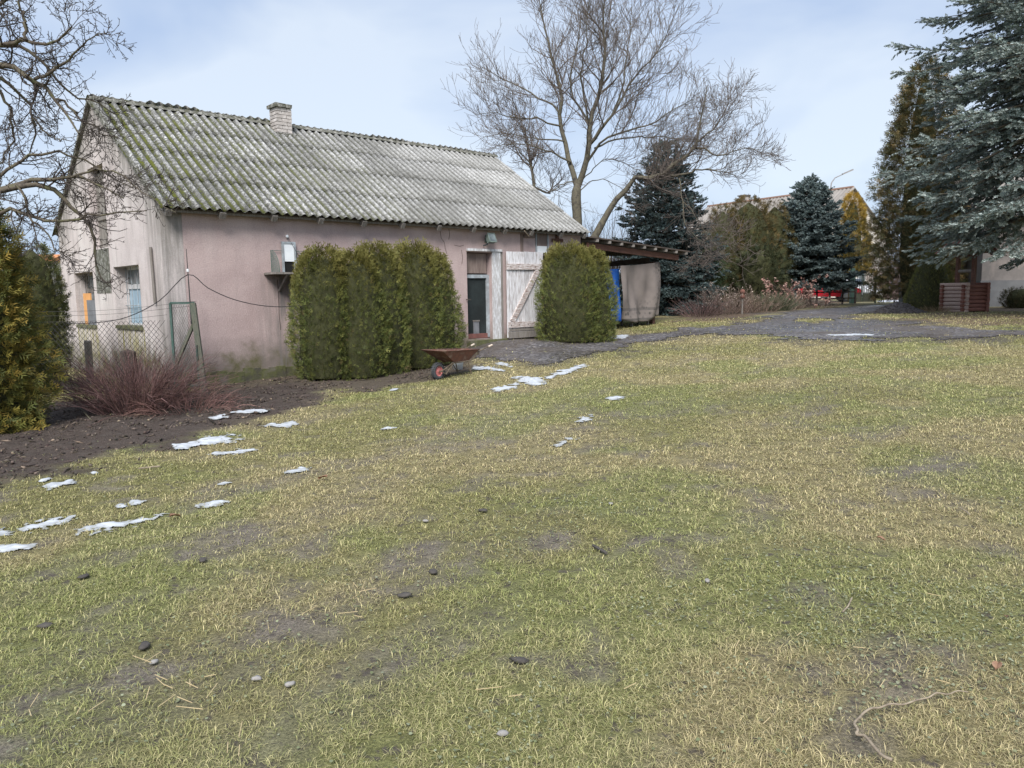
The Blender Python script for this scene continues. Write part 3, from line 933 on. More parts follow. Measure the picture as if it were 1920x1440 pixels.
# ---- chimney of single bricks
cx0, cx1, cy0, cy1 = 3.70, 4.06, 2.98, 3.34
ztop = 5.94
chim = MB().box(cx0 + .012, cx1 - .012, cy0 + .012, cy1 - .012, 4.9, ztop - 0.02).build('chimney', 'mortar', barn)
bh = 0.066; course = 0.078
brick_a = jbox(0.235, 0.115, bh, 0.004).mesh('brick'); brick_b = jbox(0.115, 0.115, bh, 0.004).mesh('brick')
for me in (brick_a, brick_b): me.materials.append(MAT['brick'])
for k in range(9):
    z = ztop - 0.10 - k * course
    # a ring of whole bricks that turns every course
    ring = [((cx0 + 0.1175, cy0 + 0.0575), 0), ((cx1 - 0.0575, cy0 + 0.1175), 1), ((cx1 - 0.1175, cy1 - 0.0575), 0), ((cx0 + 0.0575, cy1 - 0.1175), 1)]
    if k % 2:
        ring = [((cx1 - 0.1175, cy0 + 0.0575), 0), ((cx1 - 0.0575, cy1 - 0.1175), 1), ((cx0 + 0.1175, cy1 - 0.0575), 0), ((cx0 + 0.0575, cy0 + 0.1175), 1)]
    for (p, q) in ring:
        o = link('brick', brick_a, None, chim, (p[0], p[1], z), (0, 0, (math.pi / 2 if q else 0) + rr.uniform(-.012, .012)))
for (a, b) in (((cx0 + .10, cy0 + .18), .24), ((cx0 + .30, cy0 + .18), .16)):
    jbox(b, 0.44, 0.075, 0.008).build('cap_brick', 'capstone', chim, loc=(a[0] - 0.02, a[1], ztop - 0.015))
MB().box(cx0 - .06, cx1 + .07, cy0 - .09, cy1 + .05, 5.10, 5.30).build('flashing', 'capstone', chim)

# ---- gable windows set deep in their openings
def window(op, kind):
    a, b, c, d = op
    q = 0.24
    w = MB()
    w.box(q, q + .05, a + .01, a + .07, c, d).box(q, q + .05, b - .07, b - .01, c, d).box(q, q + .05, a + .07, b - .07, d - .06, d).box(q, q + .05, a + .07, b - .07, c, c + .05)
    zt = c + (d - c) * 0.66
    w.box(q - .012, q + .05, a + .07, b - .07, zt - .04, zt + .05)
    w.box(q - .006, q + .05, a + (b - a) * .40 - .03, a + (b - a) * .40 + .03, c + .05, zt - .04).box(q - .006, q + .05, a + (b - a) * .40 - .03, a + (b - a) * .40 + .03, zt + .05, d - .06)
    f = w.build('window', 'paint_white' if kind == 2 else 'wood_grey', barn)
    ym = a + (b - a) * .40
    for (y0, y1) in ((a + .07, ym - .03), (ym + .03, b - .07)):
        MB().box(q + .018, q + .026, y0, y1, zt + .05, d - .06).build('pane', 'glass', f)
        if kind == 2:
            nb = max(1, round((y1 - y0) / .2))
            for i in range(nb):
                s = y0 + (y1 - y0) * i / nb
                MB().box(q + .012, q + .030, s + .004, s + (y1 - y0) / nb - .004, c + .05, zt - .04).build('shutter_board', 'shutter_blue', f)
        else:
            MB().box(q + .018, q + .026, y0, y1, c + .05, zt - .04).build('pane', 'glass', f)
    # iron bars
    nbar = 5
    for i in range(nbar):
        s = a + .12 + (b - a - .24) * i / (nbar - 1)
        MB().tube([(q - .05, s, c), (q - .05, s, d)], .007, 6).build('bar', 'frame_blue' if kind == 2 else 'wire', f)
    MB().tube([(q - .05, a, (c + zt) / 2 + .02), (q - .05, b, (c + zt) / 2 + .02)], .009, 6).build('bar', 'frame_blue', f)
    s = MB(); s.box(-0.03, q, a - .03, b + .03, c - .05, c + .012); s.build('sill', 'plinth', f)
    return f
w2 = window(W2, 2)
w1 = window(W1, 1)
# boards leaning inside the left window
bo = MB().box(0.10, 0.125, 4.98, 5.55, W1[2] + .014, W1[2] + .70).build('orange_board', 'orange', w1); bo['label'] = 'plain orange board standing in the left window'
MB().box(0.065, 0.09, 4.34, 5.16, W1[2] + .014, W1[2] + .55).build('grey_board', 'slate', w1)
# loft hatch of old boards
hatch = MB().box(0.20, 0.24, HT[0], HT[1], HT[2], HT[3]).build('loft_hatch', 'black', barn)
nbd = 6
for i in range(nbd):
    a = HT[0] + (HT[1] - HT[0]) * i / nbd; b = HT[0] + (HT[1] - HT[0]) * (i + 1) / nbd
    z1 = HT[3] - (0.04 if i % 2 else 0.10); z0 = HT[2] + (0.62 if i in (1, 2) else 0.0)
    if i == 5: z1 -= .1
    MB().box(0.14, 0.165, a + .008, b - .008, z0, z1).build('board', 'wood_grey', hatch)
MB().box(0.11, 0.139, HT[0] + .02, HT[1] - .02, HT[2] + .58, HT[2] + .68).build('rail', 'wood_grey', hatch)
MB().box(0.11, 0.139, HT[0] + .02, HT[1] - .02, HT[3] - .30, HT[3] - .21).build('rail', 'wood_grey', hatch)
MB().box(0.15, 0.17, HT[0] + .20, HT[0] + .52, HT[2] + .01, HT[2] + .57).build('board', 'rail_dark', hatch)
MB().box(-0.008, 0.004, 3.02, 4.02, 1.75, 2.64).build('patched_render', 'capstone', barn)
# iron downpipe stub on the gable
MB().tube([(-.035, .47, 2.52), (-.035, .43, 1.55)], .026, 8).build('downpipe', 'wood_grey', barn)

# ---- screened door
y0, y1, z0, z1 = D1[0], D1[1], D1[2], D1[3]
sd_o = MB().box(y0 + .005, y1 - .005, 0.13, 0.15, z0 + .09, 2.02).build('screen_door', 'screen', barn)
MB().box(y1 - .085, y1 - .005, 0.09, 0.128, z0 + .02, 2.07).build('stile', 'frame_blue', sd_o)
MB().box(y0 + .005, y0 + .03, 0.09, 0.128, z0 + .02, 2.07).build('stile', 'frame_blue', sd_o)
MB().box(y0 + .03, y1 - .085, 0.09, 0.128, 1.99, 2.07).build('rail', 'frame_blue', sd_o)
MB().box(y0 + .03, y1 - .085, 0.085, 0.13, z0 + .01, z0 + .115).build('bottom_rail', 'sill_red', sd_o)
cf = MB().box(y0 + .26, y0 + .42, 0.10, 0.126, z0 + .116, z0 + .40).build('cat_flap', 'slate', sd_o)
MB().box(y0 + .25, y0 + .43, 0.085, 0.128, z0 + .40, z0 + .43).build('flap_rail', 'wood_grey', cf)
tp = MB().box(y0 + .02, y1 - .07, 0.11, 0.14, 2.10, z1 - .02).build('transom_board', 'wood_pink', barn)
MB().box(y1 + .002, y1 + .26, -0.035, -0.003, 0.55, 2.60).build('door_jamb', 'paint_white', barn)
MB().box(y1 + .262, y1 + .34, -0.02, -0.003, 0.55, 2.64).build('door_jamb', 'wood_grey', barn)
MB().box(y0 - .02, y1 + .30, -0.06, -0.003, 2.605, 2.66).build('lintel', 'paint_white', barn)
MB().tube([(y0 - .05, -.02, 1.50), (y0 - .05, -.07, 1.50), (y0 + .03, -.08, 1.49)], .012, 6).build('door_hook', 'rail_dark', barn)

# ---- plank door, folded back on the wall
pd = MB().box(7.86, 9.04, -0.075, -0.058, 0.62, 2.58).build('plank_door', 'rail_dark', barn)
npk = 8
xs = [7.84]
for i in range(npk): xs.append(xs[-1] + (9.06 - 7.84) / npk * (1 + rr.uniform(-.12, .12)))
xs[-1] = 9.06
for i in range(npk):
    m = jbox(xs[i + 1] - xs[i] - .014, 0.026, 2.06 + rr.uniform(-.012, .012), 0.002)
    m.build('plank', 'wood_white', pd, loc=((xs[i] + xs[i + 1]) / 2, -0.092 + rr.uniform(-.003, .003), 1.59), rot=(0, rr.uniform(-.003, .003), 0))
jbox(1.20, 0.035, 0.135, 0.006).build('batten', 'wood_batten', pd, loc=(8.43, -0.124, 2.26), rot=(0, -.012, 0))
jbox(1.20, 0.035, 0.135, 0.006).build('batten', 'wood_batten', pd, loc=(8.46, -0.124, 0.865))
MB().beam((7.98, -.124, 0.945), (8.86, -.124, 2.185), 0.14, 0.033, (0, -1, 0)).build('brace', 'wood_batten', pd)
jbox(1.20, 0.04, 0.15, 0.006).build('kick_board', 'wood_grey', pd, loc=(8.46, -0.127, 0.625))
jbox(1.18, 0.02, 0.05, 0.004).build('kick_board', 'wood_grey', pd, loc=(8.46, -0.117, 0.745))
for z in (2.26, 0.865):
    for x in (7.93, 8.2, 8.5, 8.75, 8.95):
        MB().lathe([(.0, -.004), (.012, 0), (.012, .004)], 8, Matrix.Translation((x, -.143, z)) @ Matrix.Rotation(rad(90), 4, 'X')).build('nail', 'rail_dark', pd)

# ---- patched boards and pale strips above the open doorway
MB().box(8.40, 8.47, -0.03, -0.003, 2.62, 3.06).build('post', 'wood_pink', barn)
pb = MB().box(8.93, 9.30, -0.018, -0.003, 2.70, 3.08).build('over_panel', 'wood_pink', barn)
tp_ = MB().box(8.95, 9.28, -0.028, -0.0195, 2.60, 2.78).build('torn_paper', 'white_plastic', barn)
for x in (8.90, 9.31): MB().box(x, x + .03, -0.035, -0.003, 2.59, 3.10).build('strip', 'frame_blue', barn)
MB().box(9.62, 9.72, -0.04, -0.003, 2.55, 3.12).build('post', 'wood_brown', barn)
MB().box(9.45, 9.86, -0.05, -0.041, 2.90, 2.98).build('rail', 'wood_brown', barn)
MB().box(8.5, 8.85, -0.05, -0.003, 2.97, 3.05).build('rail', 'wood_pink', barn)
MB().tube([(8.25, -.30, 3.10), (8.45, -.25, 2.98)], .012, 6).build('stick', 'stick', barn)
mm = MB()
for i in range(8): mm.tube([(8.97 + i * .13, .12, .52), (8.97 + i * .13, .12, 2.5)], .004, 4)
for i in range(6): mm.tube([(8.96, .12, .7 + i * .34), (10.03, .12, .72 + i * .34)], .004, 4)
mm.build('doorway_grille', 'wire', barn)

# ---- settlement cracks in the render
for pts in ([(5.95, 3.05), (5.98, 2.86), (6.06, 2.78), (6.09, 2.62), (6.13, 2.52)], [(6.20, 3.08), (6.22, 2.95), (6.19, 2.84)], [(6.35, 2.72), (6.50, 2.70), (6.62, 2.73)], [(6.55, 2.62), (6.58, 2.45), (6.55, 2.30)], [(2.06, 1.95), (2.07, 1.70), (2.06, 1.30), (2.08, 1.0)]):
    MB().tube([(x, -.001, z) for x, z in pts], .006, 4).build('crack', 'rail_dark', barn)

# ---- flood lamp on the wall
fl = empty('flood_lamp', bw(7.29, -0.01) + (2.86,), math.atan2(BD[1], BD[0]), 'small grey green flood lamp on the wall above the screened door', 'lamp')
m = MB(); M_ = Matrix.Translation((0, -.16, .03)) @ Matrix.Rotation(rad(-22), 4, 'X')
m.box(-.10, .10, -.05, .05, -.10, .10, M_); m.box(-.115, .115, -.062, -.048, -.115, .115, M_); m.build('housing', 'lamp_green', fl)
MB().box(-.085, .085, -.068, -.0625, -.085, .085, M_).build('lens', 'glass', fl)
MB().box(-.03, .03, -.11, 0, -.015, .015).box(-.04, .04, -.012, 0.008, -.05, .05).build('bracket', 'lamp_green', fl)
MB().tube([(-.12, -.03, -.13), (-.06, -.10, -.10), (0, -.06, -.02)], .02, 8).build('sensor', 'rubber', fl)

# ---- pigeon landing shelf
sx, sy = bw(2.30, 0)
sh = empty('pigeon_shelf', (sx, sy, 2.06), math.atan2(BD[1], BD[0]), 'wooden pigeon shelf with wire cage hung high on the pink wall', 'shelf')
jbox(1.05, 0.42, 0.035, 0.003).build('platform', 'wood_grey', sh, loc=(0.02, -0.215, 0.0))
MB().beam((-.22, -.40, -.02), (-.22, -.02, -.32), .035, .045).build('bracket', 'wood_grey', sh)
MB().beam((.18, -.38, -.02), (.05, -.02, -.24), .035, .04).build('bracket', 'rail_dark', sh)
chu = MB().box(-.14, -.105, -.06, -.02, .02, .58).box(.105, .14, -.06, -.02, .02, .58).box(-.14, .14, -.055, -.015, .56, .60).build('entry_chute', 'frame_blue', sh)
MB().box(-.104, .104, -.045, -.03, .23, .56).build('drop_panel', 'white_plastic', chu)
MB().box(-.104, .104, -.025, -.012, .02, .23).build('dark_hole', 'black', chu)
cg = MB()
top = .43
cg.tube([(-.36, -.03, top), (.42, -.03, top)], .005, 5); cg.tube([(.42, -.03, top), (.52, -.2, .2)], .005, 5)
for x in (-.36, .16):
    pts = [(x, -.03 - .34 * math.sin(a), .02 + (top - .02) * math.cos(a)) for a in np.linspace(0, math.pi / 2, 9)]
    cg.tube(pts, .005, 5); cg.tube([(x, -.03, .02), (x, -.03, top)], .005, 5)
cg.build('cage_frame', 'metal_green', sh)
cm = MB()
for i in range(22):
    y = -.03 - .34 * i / 21
    zmax = .02 + (top - .02) * math.sqrt(max(0, 1 - ((-.03 - y) / .34) ** 2))
    cm.tube([(-.36, y, .02), (-.36, y, zmax)], .0016, 3, False)
for i in range(24):
    z = .02 + (top - .02) * i / 24
    yl = -.03 - .34 * math.sqrt(max(0, 1 - ((z - .02) / (top - .02)) ** 2))
    cm.tube([(-.36, -.03, z), (-.36, yl, z)], .0016, 3, False)
cm.build('side_mesh', 'metal_green', sh)
MB().lathe([(0.0, -.02), (.028, -.01), (.032, .0), (.02, .012), (0, .015)], 12, Matrix.Translation((-.01, -.03, .70)) @ Matrix.Rotation(rad(90), 4, 'X')).build('pulley', 'white_plastic', sh)
MB().tube([(-.01, -.03, .70), (.0, -.05, .60)], .004, 4).tube([(.0, -.04, .68), (.30, -.12, .10)], .004, 4).build('cord', 'cable', sh)

# ------------------------------------------------------------------ carport at the barn's end
cp = empty('carport', bw(BL + .1, 0) + (0.5,), math.atan2(BD[1], BD[0]), 'brown timber carport lean-to on the end of the barn', 'carport')
cpz = 0.5
def cl(t, s, z): return (t - BL - .1, s, z - cpz)
MB().beam(cl(10.70, -.10, 2.84), cl(14.75, -.10, 2.60), .07, .15).build('front_beam', 'wood_brown', cp)
MB().beam(cl(10.70, 3.6, 2.98), cl(14.75, 3.6, 2.72), .07, .15).build('rear_beam', 'wood_brown', cp)
for i in range(9):
    t = 10.85 + i * 0.50; z = 2.93 - (t - 10.7) * 0.0593 + .035
    MB().beam(cl(t, -.36, z), cl(t, 3.9, z + .12), .055, .07).build('rafter', 'wood_grey', cp)
rf = MB()
vs = [cl(10.62, -.34, 3.02), cl(15.05, -.34, 2.755), cl(15.05, 4.0, 2.87), cl(10.62, 4.0, 3.14)]
vs += [(p[0], p[1], p[2] + .035) for p in vs]
rf.add(vs, [(3, 2, 1, 0), (4, 5, 6, 7), (0, 1, 5, 4), (1, 2, 6, 5), (2, 3, 7, 6), (3, 0, 4, 7)])
rf.build('roof_deck', 'rail_dark', cp)
for (t, s) in ((10.72, -.02), (14.05, .30), (14.35, 3.5), (10.72, 3.5)):
    MB().box(-.06, .06, -.06, .06, tz(*bw(t, s)) - .2 - cpz, 2.62 - (t - 10.7) * .04 + (.15 if s > 1 else 0) - cpz).build('post', 'wood_brown', cp, loc=(t - BL - .1, s, 0))
MB().beam(cl(12.1, 2.6, 2.30), cl(14.3, .6, 2.55), .06, .16).build('inner_beam', 'rail_dark', cp)
MB().box(10.75 - BL, 14.2 - BL, 3.62, 3.66, .1, 1.72).build('rear_boards', 'rail_dark', cp)

# ---- curtains
def cloth(name, pts, ztop, zbot, folds, mat, parent=None, seed=0, thick=.006):
    """a hanging cloth along a ground path, gathered into folds"""
    r = np.random.default_rng(seed)
    P = resample([(a, b, 0) for a, b in pts], 70)[:, :2]
    T = np.gradient(P, axis=0); T /= np.linalg.norm(T, axis=1, keepdims=True)
    Nn = np.stack([-T[:, 1], T[:, 0]], 1)
    nv = 26; V = []
    s = np.linspace(0, 1, 70)
    for layer in (0, 1):
        for j in range(nv):
            v = j / (nv - 1)
            zt_ = np.interp(s, np.linspace(0, 1, len(ztop)), ztop); zb_ = np.interp(s, np.linspace(0, 1, len(zbot)), zbot)
            z = zb_ + (zt_ - zb_) * v
            amp = folds * (.35 + .65 * (1 - v))
            off = amp * (np.sin(s * 9 + v * 3.2 + seed) * .5 + np.sin(s * 21 - v * 4 + seed * 2) * .3 + np.sin(s * 37 + 3 * v) * .16)
            q = P + Nn * (off + (thick if layer else 0))[:, None]
            V.append(np.stack([q[:, 0], q[:, 1], z], 1))
    V = np.concatenate(V); K = 70 * nv
    i = (np.arange(nv - 1)[:, None] * 70 + np.arange(69)[None, :]).ravel()
    F = np.concatenate([np.stack([i, i + 1, i + 71, i + 70], 1), np.stack([K + i + 70, K + i + 71, K + i + 1, K + i], 1)])
    e1 = np.arange(69)
    F = np.concatenate([F, np.stack([e1, K + e1, K + e1 + 1, e1 + 1], 1)])
    me = np_mesh(name, V, F, smooth=True)
    return link(name, me, MAT[mat], parent)
def curtain_mat():
    m, N, L, B = _mat('floral_curtain_cloth')
    v = _coord(N, L)
    tc = N.new('ShaderNodeTexCoord'); sep = N.new('ShaderNodeSeparateXYZ'); L.new(tc.outputs['Object'], sep.inputs[0])
    base = _ramp(N, L, _noise(N, L, v, 2.0, 4), [(0.3, (0.225, 0.192, 0.175)), (0.7, (0.155, 0.132, 0.122))])
    zz = sep.outputs['Z']
    # printed border along the hem and flower sprays at the side
    band = _math(N, L, 'MULTIPLY', _math(N, L, 'GREATER_THAN', zz, 1.08), _math(N, L, 'LESS_THAN', zz, 1.16))
    base = _mixc(N, L, _math(N, L, 'MULTIPLY', band, 0.7), base, (0.10, 0.09, 0.085))
    band2 = _math(N, L, 'MULTIPLY', _math(N, L, 'GREATER_THAN', zz, 0.80), _math(N, L, 'LESS_THAN', zz, 0.86))
    base = _mixc(N, L, _math(N, L, 'MULTIPLY', band2, 0.8), base, (0.07, 0.065, 0.06))
    vo = N.new('ShaderNodeTexVoronoi'); vo.inputs['Scale'].default_value = 9; L.new(v, vo.inputs['Vector'])
    pet = _ramp(N, L, vo.outputs['Distance'], [(0.30, 1.0), (0.44, 0.0)])
    reg = _ramp(N, L, _noise(N, L, v, 2.4, 3), [(0.40, 0.0), (0.52, 1.0)])
    low = _math(N, L, 'MAXIMUM', _ramp(N, L, zz, [(0.0, 1.0), (0.0, 1.0)]), 0.0)
    hem = N.new('ShaderNodeMapRange'); hem.inputs['From Min'].default_value = 1.45; hem.inputs['From Max'].default_value = 1.0; L.new(zz, hem.inputs['Value'])
    sdx = N.new('ShaderNodeMapRange'); sdx.inputs['From Min'].default_value = 13.55 - BL; sdx.inputs['From Max'].default_value = 13.95 - BL; L.new(sep.outputs['X'], sdx.inputs['Value'])
    area = _math(N, L, 'MAXIMUM', hem.outputs['Result'], sdx.outputs['Result'])
    base = _mixc(N, L, _math(N, L, 'MULTIPLY', _math(N, L, 'MULTIPLY', pet, reg), _math(N, L, 'MULTIPLY', area, 0.85)), base, (0.065, 0.06, 0.058))
    L.new(base, B.inputs['Base Color'])
    B.inputs['Roughness'].default_value = 0.9
    _bump(N, L, B, _noise(N, L, v, 60, 2), 0.15, 0.004)
    return m
MAT['curtain'] = curtain_mat()
cu = empty('hanging_curtain', bw(BL, 0) + (0,), math.atan2(BD[1], BD[0]), 'brown patterned curtain cloth hung across the carport front', 'curtain')
c0 = cloth('cloth', [(12.25 - BL, .02), (13.0 - BL, .10), (13.7 - BL, -.02), (14.12 - BL, .10), (14.22 - BL, .75)], [2.34, 2.36, 2.42, 2.48, 2.50], [.84, .74, .76, .90, 1.0], .17, 'curtain', cu, 3)
blue = empty('blue_tarpaulin', bw(BL, 0) + (0,), math.atan2(BD[1], BD[0]), 'bright blue tarpaulin strip hanging left of the brown curtain', 'tarpaulin')
cloth('sheet', [(11.45 - BL, .10), (11.9 - BL, .14), (12.30 - BL, .10)], [2.2, 2.24, 2.26], [.80, .78, .80], .09, 'tarp_blue', blue, 8)
# low bench behind the curtain's hem
t0, s0 = 13.05, .45
be = empty('low_bench', bw(t0, s0) + (tz(*bw(t0, s0)),), math.atan2(BD[1], BD[0]), 'low dark bench half hidden under the curtain hem', 'bench')
MB().box(-.85, .85, -.22, .22, .36, .40).build('seat', 'rail_dark', be)
for x in (-.75, .0, .75):
    for y in (-.18, .18): MB().box(x - .025, x + .025, y - .025, y + .025, -.12, .36).build('leg', 'wood_grey', be)

# ------------------------------------------------------------------ vegetation builders
SPRAYS = [spray_template(2, s, 0.062) for s in (2, 3, 4)]
SPRAY_LOOSE = [spray_template(3, s, 0.058) for s in (5, 6)]
BRUSH = brush_template(14)
BRUSH_FAR = brush_template(9, 4)

def join_parts(parts):
    """[(V, F, C)] with faces of one size -> one triple"""
    Vs, Fs, Cs = [], [], []; b = 0
    for V, F, C in parts:
        Vs.append(V); Fs.append(F + b); Cs.append(C); b += len(V)
    return np.concatenate(Vs), np.concatenate(Fs), np.concatenate(Cs)

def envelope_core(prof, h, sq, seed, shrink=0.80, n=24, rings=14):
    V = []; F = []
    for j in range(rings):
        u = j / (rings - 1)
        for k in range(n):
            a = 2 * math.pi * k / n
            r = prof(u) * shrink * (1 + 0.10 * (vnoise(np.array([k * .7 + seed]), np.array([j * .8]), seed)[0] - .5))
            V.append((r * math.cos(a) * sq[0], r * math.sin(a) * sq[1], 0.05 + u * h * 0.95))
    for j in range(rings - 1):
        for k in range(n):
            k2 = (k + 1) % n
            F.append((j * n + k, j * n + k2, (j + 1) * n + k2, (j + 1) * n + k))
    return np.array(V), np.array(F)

def thuja(name, loc, h, r, label, cat='shrub', n=3200, size=(0.09, 0.17), pal=None, w=None, prof=None, sq=(1, 1), rz=0.0, seed=0, loose=False, group=None, clump=0.12, core=0.80, fill=0.78, upw=0.75, trunk=True, droop=0.0, z0=0.0, topcol=None, spiky=0.0):
    """a scale-leaved conifer: envelope filled with flat leafy sprays over a dark core that imitates inner shade"""
    rg = np.random.default_rng(seed + 100)
    root = empty(name, loc, rz, label, cat, group)
    prof = prof or (lambda u: r * (0.78 + 0.22 * np.sin(np.clip(u * 2.2, 0, 1) * math.pi / 2)) * np.sqrt(np.clip(1 - (np.clip((u - .45) / .55, 0, 1)) ** 2.6, 0.0, 1)))
    # sample surface by area
    us = np.linspace(0, 1, 200); pr = np.maximum(prof(us), r * .05); cdf = np.cumsum(pr + r * .12); cdf /= cdf[-1]
    u = np.interp(rg.uniform(0, 1, n), cdf, us)
    a = rg.uniform(0, 2 * math.pi, n)
    lum = fbm(a * 1.9 + seed, u * h * 1.6 + seed, seed + 7, 3) - 0.5
    seam = vnoise(np.cos(a) * 3 + 20, np.sin(a) * 3 + u * 1.2 + seed, seed + 17)
    rr_ = prof(u) * (1 + lum * clump * 4.0) * (fill + (1.03 - fill) * rg.uniform(0, 1, n) ** 0.45)
    rr_ *= 1 - 0.20 * sstep(0.34, 0.10, seam)
    rr_ *= np.where(rg.uniform(0, 1, n) < .02, 1.08, 1.0)
    O = np.stack([rr_ * np.cos(a) * sq[0], rr_ * np.sin(a) * sq[1], z0 + u * (h - z0) + rg.normal(size=n) * .03], 1)
    out = np.stack([np.cos(a), np.sin(a), np.zeros(n)], 1)
    X = unit(out * (1 - .35 * u[:, None]) * .75 + np.array([0, 0, upw]) * (1 - droop * (1 - u[:, None])) + rg.normal(size=(n, 3)) * .33)
    Zr = unit(np.cross(X, out + rg.normal(size=(n, 3)) * .55)); Yr = np.cross(Zr, X)
    s = rg.uniform(size[0], size[1], n)[:, None] * (1 + spiky * sstep(.75, 1, u)[:, None])
    c = tint(None, .17, n, rg, pal, w)
    c = c * (0.86 + 0.30 * (lum + .5))[:, None]
    if topcol is not None:
        k = (sstep(.60, 1.0, u + lum * .4) * 0.7)[:, None]; c = c * (1 - k) + np.array(topcol) * k
    temps = SPRAY_LOOSE if loose else SPRAYS
    which = rg.integers(0, len(temps), n)
    parts = []
    for t, (TV, TF) in enumerate(temps):
        q = which == t; m = int(q.sum())
        parts.append((replicate(TV, O[q], X[q] * s[q], Yr[q] * s[q], Zr[q] * s[q]), rep_faces(TF, len(TV), m), np.repeat(c[q], len(TV), 0)))
    V, F, C = join_parts(parts)
    link('crown', np_mesh('crown', V, F, C), MAT['leaf'], root)
    if core:  # added solid core, its dark colour stands in for shade between the sprays
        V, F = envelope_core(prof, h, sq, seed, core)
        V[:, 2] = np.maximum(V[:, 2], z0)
        link('shade_core', np_mesh('shade_core', V, F, smooth=True), MAT['core'], root)
    if trunk:
        MB().tube([(0, 0, -.25), (0.02, 0, h * .4), (0, .02, h * .9)], [max(.035, r * .09), max(.03, r * .07), .012], 8).build('trunk', 'bark', root, smooth=True)
    return root

def spruce(name, loc, h, r, label, n_whorl=26, per=9, seed=0, base=0.4, pal=None, twigs=60, tw_len=(0.10, 0.18), tw_thick=0.045, far=False, cat='tree', droop=0.25, shape=0.85, sub=7, zfull=99.0, hang=.12, rz=None):
    """a spruce: whorls of limbs, side shoots, needle brushes"""
    rg = np.random.default_rng(seed + 300)
    root = empty(name, loc, rg.uniform(0, 6) if rz is None else rz, label, cat)
    Bp, Br, Bu = [], [], []
    zs = base + (h - base) * (np.linspace(0, 1, n_whorl) ** 0.94)
    for i, z in enumerate(zs):
        u = (z - base) / (h - base)
        ln0 = r * (1 - u) ** shape * (1.0 if u > .02 else .9) + 0.10
        k = max(4, int(per * (1 - .45 * u)))
        off = rg.uniform(0, 6.28)
        for j in range(k):
            a = off + 2 * math.pi * j / k + rg.normal() * .18
            ln = ln0 * rg.uniform(.74, 1.10)
            el0 = lerp(-.10, .75, u) + rg.normal() * .08
            pts = []; p = np.array([0, 0, z + rg.normal() * .08 * (h - base) / n_whorl * 2]); el = el0
            for s_ in range(7):
                pts.append(p.copy())
                t = s_ / 6
                e_ = el - droop * math.sin(t * math.pi) * (1 - u) * 1.3 + .32 * t * t
                p = p + np.array([math.cos(a) * math.cos(e_), math.sin(a) * math.cos(e_), math.sin(e_)]) * ln / 6
            Bp.append(pts); Br.append(np.linspace(.012 + .012 * ln, .005, 7)); Bu.append(u)
    Bp = np.array(Bp); Br = np.array(Br)
    # leader
    lead = np.array([[[0, 0, h - .5 + .09 * q] for q in range(7)]])
    Bp = np.concatenate([Bp, lead]); Br = np.concatenate([Br, np.full((1, 7), .01)])
    V, F = tubes(Bp, Br, 4)
    link('limbs', np_mesh('limbs', V, F), MAT['bark_dark'], root)
    # secondary boughs, spread sideways
    L = np.linalg.norm(np.diff(Bp, axis=1), axis=2).sum(1)
    nb = len(Bp)
    cnt = np.maximum(3, (L * sub).astype(int))
    idx = np.repeat(np.arange(nb), cnt); m = len(idx)
    t = rg.uniform(.12, 1.0, m) ** .85
    s_ = t * 6; i0 = np.minimum(s_.astype(int), 5); fr = (s_ - i0)[:, None]
    p0 = Bp[idx, i0] * (1 - fr) + Bp[idx, i0 + 1] * fr
    T = unit(Bp[idx, i0 + 1] - Bp[idx, i0])
    side = unit(np.cross(T, np.array([0, 0, 1.]))) * np.where(rg.uniform(size=m) < .5, -1, 1)[:, None]
    d = unit(T * .75 + side * rg.uniform(.35, .95, m)[:, None] + np.array([0, 0, -.10]) + rg.normal(size=(m, 3)) * .12)
    ln = (L[idx] * rg.uniform(.20, .42, m) * (1.12 - t * .85) + .05)
    S = np.zeros((m, 4, 3)); S[:, 0] = p0
    for q in range(1, 4):
        S[:, q] = S[:, q - 1] + unit(d + np.array([0, 0, .04 * q - hang]) + rg.normal(size=(m, 3)) * .06) * (ln / 3)[:, None]
    V, F = tubes(S[:, ::3], np.full((m, 2), .004), 3)
    link('boughs', np_mesh('boughs', V, F), MAT['bark_dark'], root)
    # shoots with needles
    Ls = ln
    tot = twigs * nb
    wt = Ls * np.where(p0[:, 2] > zfull, .12, 1.0)
    pick = rg.choice(m, int(tot * .86), p=wt / wt.sum())
    tt = rg.uniform(.0, 1.0, len(pick)); ss = tt * 3; j0 = np.minimum(ss.astype(int), 2); fr = (ss - j0)[:, None]
    q0 = S[pick, j0] * (1 - fr) + S[pick, j0 + 1] * fr
    Td = unit(S[pick, j0 + 1] - S[pick, j0])
    sd2 = unit(np.cross(Td, np.array([0, 0, 1.]))) * np.where(rg.uniform(size=len(pick)) < .5, -1, 1)[:, None]
    ax = unit(Td * .9 + sd2 * rg.uniform(.1, .85, len(pick))[:, None] + np.array([0, 0, 1]) * rg.uniform(-.25, .30, len(pick))[:, None])
    # along the limb ends too
    m2 = tot - len(pick)
    wl2 = L * np.where(Bp[:, 0, 2] > zfull, .15, 1.0)
    pk = rg.choice(nb, m2, p=wl2 / wl2.sum()); t2 = rg.uniform(.45, 1, m2); s2 = t2 * 6; k0 = np.minimum(s2.astype(int), 5); fr = (s2 - k0)[:, None]
    q1 = Bp[pk, k0] * (1 - fr) + Bp[pk, k0 + 1] * fr
    a1 = unit(unit(Bp[pk, k0 + 1] - Bp[pk, k0]) + rg.normal(size=(m2, 3)) * .35)
    O = np.concatenate([q0, q1]); X = np.concatenate([ax, a1]); M = len(O)
    Zr = unit(np.cross(X, rg.normal(size=(M, 3)))); Yr = np.cross(Zr, X)
    sl = rg.uniform(*tw_len, M)[:, None]; th = tw_thick * rg.uniform(.8, 1.25, M)[:, None]
